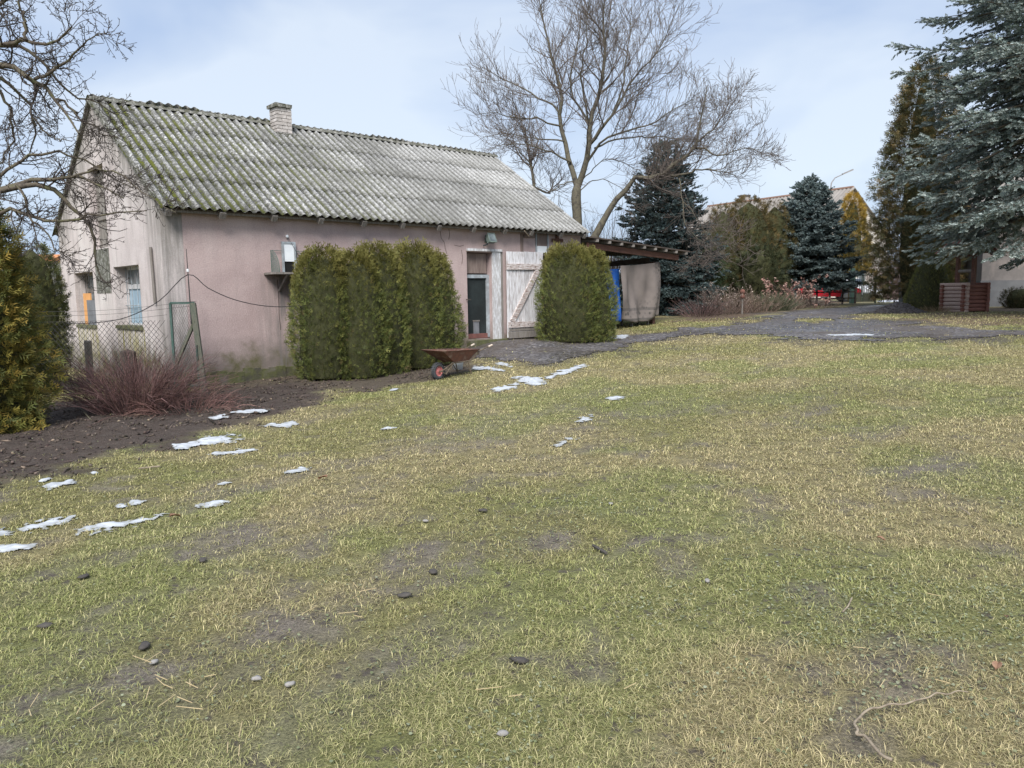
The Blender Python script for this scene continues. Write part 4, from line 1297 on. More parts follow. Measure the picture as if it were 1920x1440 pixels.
    TV, TF = BRUSH_FAR if far else BRUSH
    V = replicate(TV, O, X * sl, Yr * th, Zr * th); F = rep_faces(TF, len(TV), M)
    c = tint(None, .16, M, rg, pal)
    lum = fbm(O[:, 0] * 1.3 + seed, O[:, 2] * 1.3 + O[:, 1], seed + 5, 2)
    c = c * (.78 + .44 * lum)[:, None]
    link('crown', np_mesh('crown', V, F, np.repeat(c, len(TV), 0)), MAT['leaf'], root)
    MB().tube([(0, 0, -.3), (0, 0, h * .35), (0, 0, h * .97)], [r * .085, r * .06, .01], 9).build('trunk', 'bark_dark', root, smooth=True)
    return root

def twig_bush(name, loc, h, r, label, n=260, seed=0, pal=((.09, .045, .042),), spread=1.0, rad0=.004, cat='bush', group=None, sub=2.5, trop=0.10, kids2=True, leaves=None, mat='stem_red', n2=3.0, basew=.35):
    rg = np.random.default_rng(seed + 500)
    root = empty(name, loc, 0, label, cat, group)
    a = rg.uniform(0, 2 * math.pi, n); q = np.sqrt(rg.uniform(0, 1, n))
    P = np.zeros((n, 6, 3)); P[:, 0] = np.stack([np.cos(a) * q * r * basew, np.sin(a) * q * r * basew, np.full(n, -.04)], 1)
    til = q * spread * rg.uniform(.7, 1.15, n)
    d = unit(np.stack([np.cos(a) * np.sin(til), np.sin(a) * np.sin(til), np.cos(til)], 1) + rg.normal(size=(n, 3)) * .10)
    ln = h * rg.uniform(.70, 1.08, n) * (1 + .25 * np.sin(til))
    for j in range(1, 6):
        d = unit(d + rg.normal(size=(n, 3)) * .09 + np.array([0, 0, trop - .06 * j * spread]))
        P[:, j] = P[:, j - 1] + d * (ln / 5)[:, None]
    R = np.linspace(1, .45, 6)[None] * rad0 * rg.uniform(.7, 1.4, n)[:, None]
    sets = [(P, R)]
    P2, R2 = sprout(P, R, int(n * sub), (h * .22, h * .55), (18, 48), trop, .10, 5, .15, .75, .5, rg)
    sets.append((P2, R2))
    if kids2:
        P3, R3 = sprout(P2, R2, int(n * n2), (h * .10, h * .26), (20, 55), trop, .12, 4, .2, .8, .6, rg)
        sets.append((P3, R3))
    Vs, Fs, Cs = [], [], []; b = 0
    for (p, r_) in sets:
        p[:, :, 2] = np.maximum(p[:, :, 2], -.05)
        V, F = tubes(p, r_, 3)
        c = tint(None, .28, len(p), rg, pal)
        Vs.append(V); Fs.append(F + b); Cs.append(np.repeat(c, p.shape[1] * 3, 0)); b += len(V)
    link('stems', np_mesh('stems', np.concatenate(Vs), np.concatenate(Fs), np.concatenate(Cs)), MAT[mat], root)
    if leaves:
        nl, size, lp = leaves
        src = sets[-1][0]
        idx = rg.integers(0, len(src), nl); O = src[idx, rg.integers(1, src.shape[1], nl)] + rg.normal(size=(nl, 3)) * .01
        TV = np.array([(0, 0, 0), (.45, .30, .04), (1, 0, 0), (.45, -.30, .04)]); TF = np.array([(0, 1, 2, 3)])
        X = unit(rg.normal(size=(nl, 3)) + np.array([0, 0, -.3])); Z = unit(np.cross(X, rg.normal(size=(nl, 3)))); Y = np.cross(Z, X)
        s = rg.uniform(size * .6, size * 1.3, nl)[:, None]
        link('leaves', np_mesh('leaves', replicate(TV, O, X * s, Y * s, Z * s), rep_faces(TF, 4, nl), np.repeat(tint(None, .2, nl, rg, lp), 4, 0)), MAT['leaf'], root)
    return root

def limb_lines(lines, n):
    return np.stack([resample(l, n) for l in lines])

def smooth_line(pts, k=3):
    """Catmull-Rom through the points"""
    p = np.asarray(pts, float); p = np.vstack([2 * p[0] - p[1], p, 2 * p[-1] - p[-2]])
    out = []
    for i in range(1, len(p) - 2):
        for t in np.linspace(0, 1, k, endpoint=False):
            out.append(.5 * ((2 * p[i]) + (-p[i - 1] + p[i + 1]) * t + (2 * p[i - 1] - 5 * p[i] + 4 * p[i + 1] - p[i + 2]) * t * t + (-p[i - 1] + 3 * p[i] - 3 * p[i + 1] + p[i + 2]) * t ** 3))
    out.append(p[-2])
    return np.array(out)

def bare_tree(name, loc, limbs, label, trunk, levels, bark='bark', twig='twig', cat='tree', seed=1):
    """limbs: [(world points, r0, r1)], trunk: (points, radii); levels: sprout settings"""
    rg = np.random.default_rng(seed + 700)
    root = empty(name, loc, 0, label, cat)
    L0 = np.array(loc)
    t = MB().tube([tuple(np.array(p) - L0) for p in trunk[0]], list(trunk[1]), 12)
    t.build('trunk', bark, root, smooth=True)
    P = limb_lines([smooth_line(l[0]) for l in limbs], 14)
    P[:, 1:-1] += rg.normal(size=P[:, 1:-1].shape) * .018
    R = np.stack([np.linspace(l[1], l[2], 14) for l in limbs])
    V, F = tubes(P - L0, R, 8)
    link('branches', np_mesh('branches', V, F, smooth=True), MAT[bark], root)
    cur = (P, R); Vs, Fs = [], []; b = 0
    allsets = [cur]
    for lv in levels:
        src = lv.pop('src', None)
        Pp, Rp = cur if src is None else allsets[src]
        cur = sprout(Pp, Rp, rng=rg, **lv)
        rmin = lv.get('_', 0)
        cur = (cur[0], np.clip(cur[1], .0047 if name != 'apple_tree' else .0031, None))
        allsets.append(cur)
        V, F = tubes(cur[0] - L0, cur[1], 5 if len(allsets) < 3 else 3)
        Vs.append(V); Fs.append(F + b); b += len(V)
    link('twigs', np_mesh('twigs', np.concatenate(Vs), np.concatenate(Fs)), MAT[twig], root)
    return root

# ------------------------------------------------------------------ clipped thuja by the barn wall
TH_PAL = [(.135, .152, .042), (.096, .118, .036), (.185, .188, .052), (.070, .086, .030), (.15, .11, .05)]
TH_W = [.37, .30, .19, .11, .03]
def hedge_spot(t, s): 
    x, y = bw(t, s); return (x, y, tz(x, y) - .02)
hw = math.atan2(BD[1], BD[0])
hedge = [
    (2.42, -1.05, 2.34, .50, 'leftmost clipped green thuja, its side against the pigeon shelf', 11),
    (2.98, -1.28, 2.26, .54, 'lowest-topped clipped thuja, second from the pigeon shelf', 12),
    (3.48, -1.18, 2.42, .54, 'tall clipped green thuja just left of the dark seam in the hedge', 13),
    (4.40, -1.12, 2.42, .54, 'tallest clipped green thuja just right of the dark seam in the hedge', 14),
    (4.84, -1.00, 2.24, .58, 'clipped green thuja that bulges beside the screened door and wheelbarrow', 15),
    (8.74, -1.27, 2.20, .68, 'clipped round green thuja hiding the open doorway beside the plank door', 16),
    (9.30, -1.27, 2.16, .66, 'clipped round green thuja nearest to the carport', 17)]
for t, s, hh, r_, lab, sd_ in hedge:
    fat = (lambda R_: (lambda u: R_ * (.94 + .12 * np.sin(np.clip(u * 1.6, 0, 1) * math.pi)) * np.sqrt(np.clip(1 - (np.clip((u - .48) / .52, 0, 1)) ** 3.0, 0.0, 1))))(r_)
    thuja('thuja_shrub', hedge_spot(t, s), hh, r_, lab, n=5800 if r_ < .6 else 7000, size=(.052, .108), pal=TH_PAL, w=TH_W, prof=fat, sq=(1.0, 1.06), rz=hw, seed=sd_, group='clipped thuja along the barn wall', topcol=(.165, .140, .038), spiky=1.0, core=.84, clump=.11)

# golden thuja at the left edge
g0 = on_ground(30, 800)
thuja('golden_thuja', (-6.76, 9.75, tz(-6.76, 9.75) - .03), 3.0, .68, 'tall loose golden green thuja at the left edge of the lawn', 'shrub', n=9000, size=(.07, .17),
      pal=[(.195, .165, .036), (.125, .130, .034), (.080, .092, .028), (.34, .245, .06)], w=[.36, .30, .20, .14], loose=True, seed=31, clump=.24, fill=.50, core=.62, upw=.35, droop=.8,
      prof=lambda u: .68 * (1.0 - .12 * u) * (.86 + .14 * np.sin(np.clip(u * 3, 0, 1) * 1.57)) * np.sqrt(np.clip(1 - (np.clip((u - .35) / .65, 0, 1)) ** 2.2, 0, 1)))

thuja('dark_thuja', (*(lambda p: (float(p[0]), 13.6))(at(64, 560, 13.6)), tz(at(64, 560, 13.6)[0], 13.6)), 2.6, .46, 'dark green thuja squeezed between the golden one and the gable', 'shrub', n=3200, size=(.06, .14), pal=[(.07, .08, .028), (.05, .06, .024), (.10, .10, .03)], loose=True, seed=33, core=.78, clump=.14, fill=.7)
# red stemmed bush in the mud
b0 = on_ground(250, 775)
twig_bush('red_stem_bush', (b0[0] - .1, b0[1] + .35, b0[2]), .92, 1.15, 'dense leafless red brown bush in the mud before the wire fence', n=560, seed=3, pal=((.215, .118, .108), (.155, .088, .080), (.28, .175, .155), (.10, .064, .06)), spread=.98, rad0=.0044, sub=2.9, n2=3.2, basew=.42, trop=.07)
b1 = on_ground(345, 775)
twig_bush('red_stem_bush', (b1[0], b1[1] + .30, b1[2]), .50, .8, 'low sprawling reddish twigs at the right foot of the red brown bush', n=150, seed=4, pal=((.23, .125, .108), (.165, .092, .08), (.30, .18, .15)), spread=1.3, rad0=.0038, sub=2.6, n2=3.0, basew=.6, trop=.03)
# lichened stick lying before it
p = [on_ground(85, 700), on_ground(128, 745), on_ground(150, 775), on_ground(172, 788)]
MB().tube([(p[0][0], p[0][1], p[0][2] + .22), (p[1][0], p[1][1], p[1][2] + .14), (p[2][0], p[2][1], p[2][2] + .09), (p[3][0], p[3][1], p[3][2] - .01)], [.012, .014, .013, .010], 7).build('fallen_stick', 'bark', None, smooth=True)
tag(bpy.data.objects['fallen_stick'], 'lichened stick leaning down through the golden thuja into the mud', 'stick')

# ------------------------------------------------------------------ walnut behind the barn
WD = 26.0
def wl_(pts, d0, d1):
    return [at(px, py, lerp(d0, d1, i / (len(pts) - 1))) for i, (px, py) in enumerate(pts)]
limbs = [
    (wl_([(1082, 352), (1070, 304), (1058, 265), (1048, 224), (1054, 179), (1042, 134), (1032, 96), (1022, 48), (1010, -6)], 26, 27), 0.0928, 0.0122),
    (wl_([(1083, 352), (1096, 313), (1105, 272), (1105, 236), (1118, 192), (1128, 150), (1134, 96), (1131, 50), (1134, -30)], 26, 25.2), 0.1037, 0.0136),
    (wl_([(1105, 272), (1115, 262), (1128, 240), (1147, 217), (1169, 179), (1195, 137), (1227, 105), (1252, 60)], 25.9, 24.5), 0.0546, 0.0095),
    (wl_([(1096, 313), (1112, 285), (1131, 262), (1169, 246), (1227, 230), (1262, 205), (1300, 185)], 26, 24.4), 0.0464, 0.0068),
    (wl_([(1115, 278), (1150, 262), (1211, 256), (1259, 259), (1300, 262)], 25.9, 27.5), 0.0328, 0.0061),
    (wl_([(1070, 304), (1048, 292), (1010, 278), (975, 270), (935, 275)], 26, 25), 0.0355, 0.0061),
    (wl_([(1050, 236), (1022, 230), (1003, 220), (978, 224), (930, 212), (890, 215)], 26.3, 25), 0.0328, 0.0054),
    (wl_([(1050, 215), (1042, 198), (1016, 188), (978, 163), (923, 137), (888, 118)], 26.5, 28), 0.0382, 0.0054),
    (wl_([(1105, 240), (1093, 208), (1074, 182), (1070, 140), (1082, 90), (1088, 30), (1090, -20)], 26, 27.5), 0.0410, 0.0068),
    (wl_([(1105, 236), (1098, 190), (1090, 150), (1096, 100), (1100, 40), (1105, -20)], 25.8, 24.6), 0.0328, 0.0061),
    (wl_([(1147, 217), (1165, 170), (1172, 120), (1180, 70), (1185, 0)], 25.6, 26.5), 0.0328, 0.0061),
    (wl_([(1058, 265), (1020, 262), (985, 255), (945, 250), (905, 258)], 26.2, 27.5), 0.0273, 0.0054),
    (wl_([(1083, 345), (1120, 310), (1140, 298), (1165, 305), (1195, 320)], 26, 25.2), 0.0218, 0.0054),
    (wl_([(1084, 362), (1105, 342), (1130, 337), (1160, 350), (1180, 372)], 26, 25.4), 0.0191, 0.0048),
    (wl_([(1076, 340), (1055, 345), (1035, 358), (1015, 352), (1000, 340)], 26, 25.6), 0.0218, 0.0048),
]
wg = at(1084, 420, WD)
wbase = (wg[0], wg[1], tz(wg[0], wg[1]))
trunk = ([(wg[0], wg[1], wbase[2] - .3), (wg[0], wg[1], wbase[2] + .6), at(1083, 430, WD), at(1082, 400, WD), at(1080, 372, WD), at(1081, 357, WD), at(1083, 345, WD)], [.32, .22, .165, .155, .165, .15, .10])
LV = lambda: [dict(count=210, length=(1.3, 3.2), ang=(30, 66), trop=.07, jit=.11, n=9, tmin=.16, rratio=.5, tipr=.25, rmax=.024, tpow=.8),
              dict(count=1500, length=(.55, 1.5), ang=(25, 58), trop=.08, jit=.12, n=7, tmin=.10, rratio=.6, tipr=.45, rmax=.0105),
              dict(count=5200, length=(.22, .66), ang=(22, 55), trop=.10, jit=.12, n=5, tmin=.15, rratio=.8, tipr=.7, rmax=.0065),
              dict(count=420, length=(.6, 1.4), ang=(30, 65), trop=.10, jit=.13, n=6, tmin=.45, rratio=.5, tipr=.5, rmax=.009, src=0, taper_len=.2)]
bare_tree('walnut_tree', wbase, limbs, 'big bare walnut tree rising behind the right end of the barn', trunk, LV(), seed=2)

# the low arching limb is a leaning tree of its own, rooted behind the carport
lw = [
    (wl_([(1128, 420), (1150, 380), (1173, 358), (1189, 335), (1205, 330), (1217, 334), (1243, 326), (1262, 310), (1285, 294), (1304, 278), (1312, 235), (1320, 195), (1326, 160)], 25, 24.3), 0.1020, 0.0102),
    (wl_([(1304, 278), (1323, 281), (1348, 291), (1393, 278), (1425, 281)], 24.6, 23.8), 0.0340, 0.0059),
    (wl_([(1243, 326), (1275, 329), (1307, 319), (1342, 319), (1380, 329)], 24.8, 24), 0.0408, 0.0059),
    (wl_([(1262, 328), (1275, 338), (1280, 377), (1281, 406), (1297, 438), (1330, 458)], 24.8, 23.8), 0.0238, 0.0051),
    (wl_([(1285, 294), (1310, 262), (1345, 235), (1365, 195), (1385, 180)], 24.6, 25.6), 0.0340, 0.0059),
    (wl_([(1280, 377), (1300, 400), (1325, 440), (1350, 468), (1368, 488)], 24.6, 23.4), 0.0150, 0.0043),
    (wl_([(1217, 334), (1232, 318), (1240, 290), (1250, 255)], 24.9, 25.6), 0.0204, 0.0051),
]
lg = at(1118, 445, 25.2)
lbase = (lg[0] - .35, lg[1], tz(lg[0], lg[1]))
bare_tree('leaning_walnut', lbase, lw, 'leaning bare walnut with a bent low limb reaching right over the carport', ([(lbase[0], lbase[1], lbase[2] - .3), (lbase[0] + .05, lbase[1], lbase[2] + .9), at(1112, 450, 25.1), at(1128, 420, 25), at(1138, 401, 25)], [.20, .16, .13, .112, .085]),
          [dict(count=90, length=(.8, 1.9), ang=(28, 62), trop=.09, jit=.14, n=7, tmin=.30, rratio=.5, tipr=.32, rmax=.022),
           dict(count=700, length=(.45, 1.1), ang=(25, 60), trop=.09, jit=.15, n=6, tmin=.12, rratio=.62, tipr=.4, rmax=.011),
           dict(count=2600, length=(.22, .55), ang=(22, 58), trop=.10, jit=.14, n=5, tmin=.15, rratio=.75, tipr=.6)], seed=5)

# slim bare tree behind the ridge, left of the walnut
sl = [(wl_([(1001, 345), (996, 310), (990, 280), (984, 250), (975, 215)], 29, 29), .06, .010),
      (wl_([(996, 310), (975, 285), (955, 262), (935, 250)], 29, 28.4), .03, .007),
      (wl_([(1001, 350), (1030, 362), (1038, 340), (1050, 320)], 29, 29.4), .045, .008)]
sg = at(1004, 420, 29); sbase = (sg[0], sg[1], tz(sg[0], sg[1]))
bare_tree('slim_bare_tree', sbase, sl, 'slim bare tree just left of the walnut, behind the ridge', ([(sg[0], sg[1], sbase[2] - .3), (sg[0], sg[1], sbase[2] + 1.2), at(1003, 380, 29), at(1001, 345, 29)], [.13, .11, .09, .06]),
          [dict(count=40, length=(.7, 1.6), ang=(28, 62), trop=.10, jit=.14, n=6, tmin=.2, rratio=.55, tipr=.32),
           dict(count=260, length=(.35, .9), ang=(25, 60), trop=.10, jit=.15, n=5, tmin=.12, rratio=.62, tipr=.4),
           dict(count=700, length=(.2, .45), ang=(22, 58), trop=.12, jit=.14, n=4, tmin=.15, rratio=.75, tipr=.6)], seed=6)

# ------------------------------------------------------------------ apple tree reaching in from the left
def al(pts, d0, d1): return wl_(pts, d0, d1)
ap = [
    (al([(-110, 130), (-50, 92), (0, 84), (43, 78), (80, 77), (113, 75), (135, 50)], 9.3, 8.7), .040, .009),
    (al([(-110, 170), (-50, 125), (0, 121), (33, 128), (70, 152), (100, 187), (125, 218), (147, 250)], 9.3, 9.0), .050, .008),
    (al([(-100, 180), (-40, 140), (0, 144), (25, 170), (50, 188), (60, 222), (64, 262), (55, 290)], 9.4, 9.8), .030, .007),
    (al([(50, 74), (46, 45), (41, 18), (36, -20)], 8.9, 8.9), .020, .008),
    (al([(66, 148), (95, 135), (122, 118), (140, 95), (168, 78), (200, 62)], 9.1, 8.7), .020, .004),
    (al([(-120, 420), (-40, 372), (0, 357), (33, 344), (67, 335), (133, 333), (173, 340), (207, 356), (232, 372)], 9.4, 9.0), .050, .006),
    (al([(-40, 372), (0, 335), (47, 297), (90, 285), (130, 292), (165, 305), (202, 328), (250, 352)], 9.3, 9.6), .024, .005),
    (al([(0, 358), (33, 349), (73, 347), (103, 353), (127, 377), (150, 403), (168, 424), (177, 463), (183, 510), (205, 537)], 9.2, 9.4), .036, .006),
    (al([(-60, 420), (0, 398), (50, 403), (80, 412), (110, 413), (150, 405), (190, 402), (240, 402), (275, 395)], 9.3, 8.8), .028, .005),
    (al([(0, 86), (50, 92), (80, 120), (105, 150), (130, 170), (160, 184), (195, 200), (218, 215)], 9.2, 9.5), .022, .005),
    (al([(-60, 100), (-20, 30), (10, 0), (30, -30)], 9.3, 9), .03, .012),
    (al([(100, 187), (120, 190), (150, 225), (175, 238), (200, 252), (222, 258)], 9.1, 9.4), .016, .005),
    (al([(133, 333), (170, 318), (205, 320), (245, 340), (275, 365), (300, 385), (330, 398)], 9.1, 8.7), .014, .003),
    (al([(-30, 150), (0, 170), (20, 210), (25, 250), (10, 290), (-10, 320)], 9.4, 9.8), .02, .006),
    (al([(64, 222), (90, 250), (110, 262), (135, 265)], 9.5, 9.2), .012, .004),
    (al([(30, 347), (45, 375), (55, 400), (75, 425), (90, 450), (105, 470), (140, 478)], 9.2, 9.0), .016, .004),
]
ag = at(-150, 760, 9.4); abase = (ag[0], ag[1], tz(ag[0], ag[1]))
bare_tree('apple_tree', abase, ap, 'gnarled bare apple tree reaching in from the left edge across the gable', ([(ag[0], ag[1], abase[2] - .2), (ag[0], ag[1], abase[2] + .5), at(-140, 500, 9.4), at(-120, 420, 9.4), at(-115, 300, 9.35), at(-110, 165, 9.3), at(-112, 128, 9.3)], [.15, .13, .12, .11, .085, .06, .045]),
          [dict(count=230, length=(.25, .80), ang=(30, 75), trop=.02, jit=.20, n=7, tmin=.22, rratio=.45, tipr=.4, rmax=.011),
           dict(count=1250, length=(.10, .36), ang=(30, 80), trop=.02, jit=.22, n=5, tmin=.1, rratio=.62, tipr=.5, rmax=.006),
           dict(count=4200, length=(.02, .085), ang=(40, 85), trop=.05, jit=.25, n=3, tmin=.1, rratio=.85, tipr=.9),
           dict(count=900, length=(.02, .07), ang=(45, 85), trop=.05, jit=.25, n=3, tmin=.25, rratio=.35, rmax=.006, tipr=.9, src=0)], bark='bark_dark', twig='twig_dark', seed=9)

# ------------------------------------------------------------------ conifers and trees beyond the drive
def spot(px, depth):
    p = at(px, 560, depth); return (float(p[0]), float(depth), tz(p[0], depth) - .03)
BLUE = [(.235, .282, .262), (.18, .225, .21), (.33, .375, .352), (.14, .178, .162)]
BLUE_DK = [(.085, .118, .116), (.062, .090, .090), (.12, .16, .155)]
spruce('blue_spruce', spot(1968, 20.6), 21.5, 4.15, 'huge pale blue spruce towering over the log well at right', n_whorl=56, per=13, seed=1, base=2.80, pal=BLUE, twigs=64, tw_len=(.14, .27), tw_thick=.088, droop=.34, shape=.70, sub=9, zfull=11.0, hang=.22, rz=.4, far=True)
spruce('blue_spruce', spot(1513, 36), 5.7, 2.55, 'bushy blue spruce standing before the red car', n_whorl=30, per=11, seed=2, base=1.25, pal=[(.12, .158, .155), (.09, .124, .122), (.17, .212, .205)], twigs=62, tw_len=(.15, .27), tw_thick=.12, far=True, droop=.15, shape=.72, sub=9)
spruce('dark_spruce', spot(1245, 28.5), 6.05, 2.25, 'dark blue spruce close behind the carport', n_whorl=34, per=11, seed=3, base=.35, pal=BLUE_DK, twigs=52, tw_len=(.14, .25), tw_thick=.10, far=True, droop=.15, shape=.62, sub=9)
BRN = [(.115, .092, .036), (.082, .076, .030), (.060, .066, .028), (.155, .108, .04)]
slim = lambda R_: (lambda u: R_ * np.sqrt(np.clip(1 - (np.clip((u - .35) / .65, 0, 1)) ** 2.2, 0, 1)) * (.85 + .15 * np.sin(u * 3)))
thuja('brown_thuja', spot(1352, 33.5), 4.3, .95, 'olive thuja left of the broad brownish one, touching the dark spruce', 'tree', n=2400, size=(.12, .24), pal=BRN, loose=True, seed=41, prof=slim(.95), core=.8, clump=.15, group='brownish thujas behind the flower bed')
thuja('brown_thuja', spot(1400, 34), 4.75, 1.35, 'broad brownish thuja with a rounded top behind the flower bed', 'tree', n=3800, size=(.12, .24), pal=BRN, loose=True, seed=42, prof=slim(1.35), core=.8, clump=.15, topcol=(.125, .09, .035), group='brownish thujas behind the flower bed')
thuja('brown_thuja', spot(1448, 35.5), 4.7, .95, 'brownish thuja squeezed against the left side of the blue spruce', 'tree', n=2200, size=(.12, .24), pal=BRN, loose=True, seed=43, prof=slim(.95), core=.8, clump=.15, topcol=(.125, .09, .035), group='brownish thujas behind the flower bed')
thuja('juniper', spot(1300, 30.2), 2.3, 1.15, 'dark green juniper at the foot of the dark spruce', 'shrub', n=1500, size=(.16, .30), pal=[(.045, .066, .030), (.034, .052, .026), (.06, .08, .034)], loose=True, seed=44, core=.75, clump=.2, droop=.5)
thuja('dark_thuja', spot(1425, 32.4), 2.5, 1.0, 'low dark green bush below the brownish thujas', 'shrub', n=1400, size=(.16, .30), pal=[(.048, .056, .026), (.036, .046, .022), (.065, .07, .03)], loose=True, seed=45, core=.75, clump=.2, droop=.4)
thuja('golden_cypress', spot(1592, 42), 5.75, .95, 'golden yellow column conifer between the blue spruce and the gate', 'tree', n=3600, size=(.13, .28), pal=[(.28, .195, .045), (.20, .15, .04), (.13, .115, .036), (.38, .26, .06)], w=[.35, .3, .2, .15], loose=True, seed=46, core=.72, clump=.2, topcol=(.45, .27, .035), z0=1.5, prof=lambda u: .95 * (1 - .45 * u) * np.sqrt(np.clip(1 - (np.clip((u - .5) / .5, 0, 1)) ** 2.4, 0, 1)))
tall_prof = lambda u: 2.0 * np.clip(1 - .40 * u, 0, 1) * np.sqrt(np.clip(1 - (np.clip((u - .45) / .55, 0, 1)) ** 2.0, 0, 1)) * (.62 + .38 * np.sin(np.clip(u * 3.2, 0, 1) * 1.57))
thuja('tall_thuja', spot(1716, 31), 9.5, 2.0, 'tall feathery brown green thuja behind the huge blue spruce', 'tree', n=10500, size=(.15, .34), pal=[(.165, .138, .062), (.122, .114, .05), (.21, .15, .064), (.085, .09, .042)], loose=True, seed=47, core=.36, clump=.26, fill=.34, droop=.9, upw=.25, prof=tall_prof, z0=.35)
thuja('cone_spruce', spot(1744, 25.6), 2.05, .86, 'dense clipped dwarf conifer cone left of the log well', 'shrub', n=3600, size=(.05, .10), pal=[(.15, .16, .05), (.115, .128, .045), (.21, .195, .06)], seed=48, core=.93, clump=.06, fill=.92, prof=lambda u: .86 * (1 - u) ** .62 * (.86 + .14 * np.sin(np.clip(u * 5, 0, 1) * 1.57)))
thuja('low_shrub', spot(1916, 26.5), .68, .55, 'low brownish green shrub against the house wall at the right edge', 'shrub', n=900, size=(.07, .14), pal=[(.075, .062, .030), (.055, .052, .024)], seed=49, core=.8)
# distant hedgerow closing the horizon
far_trees = [(95, 75, 6.5), (1130, 52, 6.5), (1205, 60, 7), (1690, 70, 9), (1760, 58, 8)]
far_lab = ['behind the wire fence', 'behind the walnut trunk', 'behind the leaning walnut', 'beyond the gate', 'behind the tall thuja']
for i, (px, dd, hh) in enumerate(far_trees):
    twig_bush('hedgerow_tree', spot(px, dd), hh * .72, hh * .6, 'hazy bare hedgerow tree ' + far_lab[i], n=50, seed=60 + i, pal=((.12, .10, .088), (.095, .08, .07)), spread=.75, rad0=.03, sub=3.5, n2=4, basew=.25, trop=.06, cat='tree', group='bare hedgerow trees beyond the yard')
twig_bush('bare_thicket', spot(1150, 29.5), 3.6, 1.9, 'tangled bare thicket between the walnut and the dark spruce', n=130, seed=81, pal=((.115, .095, .078), (.085, .070, .058)), spread=.7, rad0=.009, sub=4, n2=4.5, basew=.6, cat='thicket')
twig_bush('bare_thicket', spot(1100, 31.5), 3.2, 1.9, 'grey bare thicket behind the walnut trunk', n=95, seed=82, pal=((.115, .095, .085), (.085, .070, .06)), spread=.7, rad0=.009, sub=4, n2=4.5, basew=.6, cat='thicket')
twig_bush('pink_twig_bush', spot(1684, 45), 2.2, 1.2, 'pinkish grey bare bush just beyond the gate', n=100, seed=83, pal=((.24, .165, .155), (.18, .125, .12)), spread=.8, rad0=.009, sub=4, n2=4, basew=.5)
twig_bush('pink_twig_bush', spot(1668, 54), 2.6, 1.4, 'taller pinkish bare bush before the cream house gable', n=100, seed=84, pal=((.25, .175, .165), (.19, .135, .13)), spread=.7, rad0=.010, sub=4, n2=4, basew=.5)
# flower bed
twig_bush('dry_shrub', spot(1315, 25.5), .75, .8, 'purplish brown dry twiggy shrub nearest to the curtain', n=85, seed=85, pal=((0.2, 0.131, 0.12), (0.144, 0.096, 0.088)), spread=1.1, rad0=.006, sub=3.5, n2=3, basew=.5)
twig_bush('dry_shrub', spot(1358, 26.5), 1.0, .75, 'dry hydrangea shrub with pale faded flower heads', n=100, seed=86, pal=((0.24, 0.184, 0.152), (0.176, 0.128, 0.104)), spread=.8, rad0=.006, sub=3, n2=3, basew=.5, leaves=(520, .06, ((.42, .34, .29), (.30, .24, .20))))
twig_bush('dry_shrub', spot(1392, 27), .85, .8, 'dry brown shrub beside the terracotta finial', n=85, seed=87, pal=((0.248, 0.176, 0.136), (0.176, 0.128, 0.104)), spread=1.0, rad0=.006, sub=3.5, n2=3, basew=.5, leaves=(260, .05, ((.36, .28, .24), (.26, .2, .16))))
twig_bush('dry_shrub', spot(1425, 27.8), .70, .8, 'tan brown dry shrub in the middle of the flower bed', n=90, seed=88, pal=((0.28, 0.2, 0.152), (0.192, 0.141, 0.112)), spread=1.1, rad0=.006, sub=3.5, n2=3, basew=.6)
twig_bush('lavender_clump', spot(1450, 28.5), .72, .75, 'grey green lavender clump in the flower bed', n=300, seed=89, pal=((.135, .14, .085), (.10, .11, .068)), spread=.85, rad0=.008, sub=2, kids2=False, basew=.7)
twig_bush('dry_shrub', spot(1475, 29.5), .62, .7, 'small tan dry shrub below the pink leaved beech', n=85, seed=90, pal=((0.28, 0.216, 0.16), (0.192, 0.152, 0.12)), spread=1.1, rad0=.006, sub=3.5, n2=3, basew=.6)
twig_bush('dry_shrub', spot(1530, 31), .62, .8, 'brown dry shrub in the bed before the red car', n=95, seed=91, pal=((0.24, 0.184, 0.152), (0.168, 0.128, 0.109)), spread=1.15, rad0=.006, sub=3.5, n2=3, basew=.7)
twig_bush('beech_sapling', spot(1492, 30.5), 1.25, 1.3, 'young beech still holding pink tan dry leaves', n=36, seed=92, pal=((.12, .09, .08), (.09, .07, .06)), spread=1.05, rad0=.009, sub=4, n2=5, basew=.12, leaves=(1500, .085, ((.46, .27, .22), (.36, .20, .165), (.56, .38, .32), (.27, .15, .12))), cat='sapling')
twig_bush('dry_grass', spot(1757, 24.2), .30, .35, 'tuft of straw coloured dry grass below the cone conifer', n=170, seed=93, pal=((.36, .27, .17), (.28, .2, .12)), spread=1.0, rad0=.0035, sub=1, kids2=False, basew=.8, cat='grass tuft')

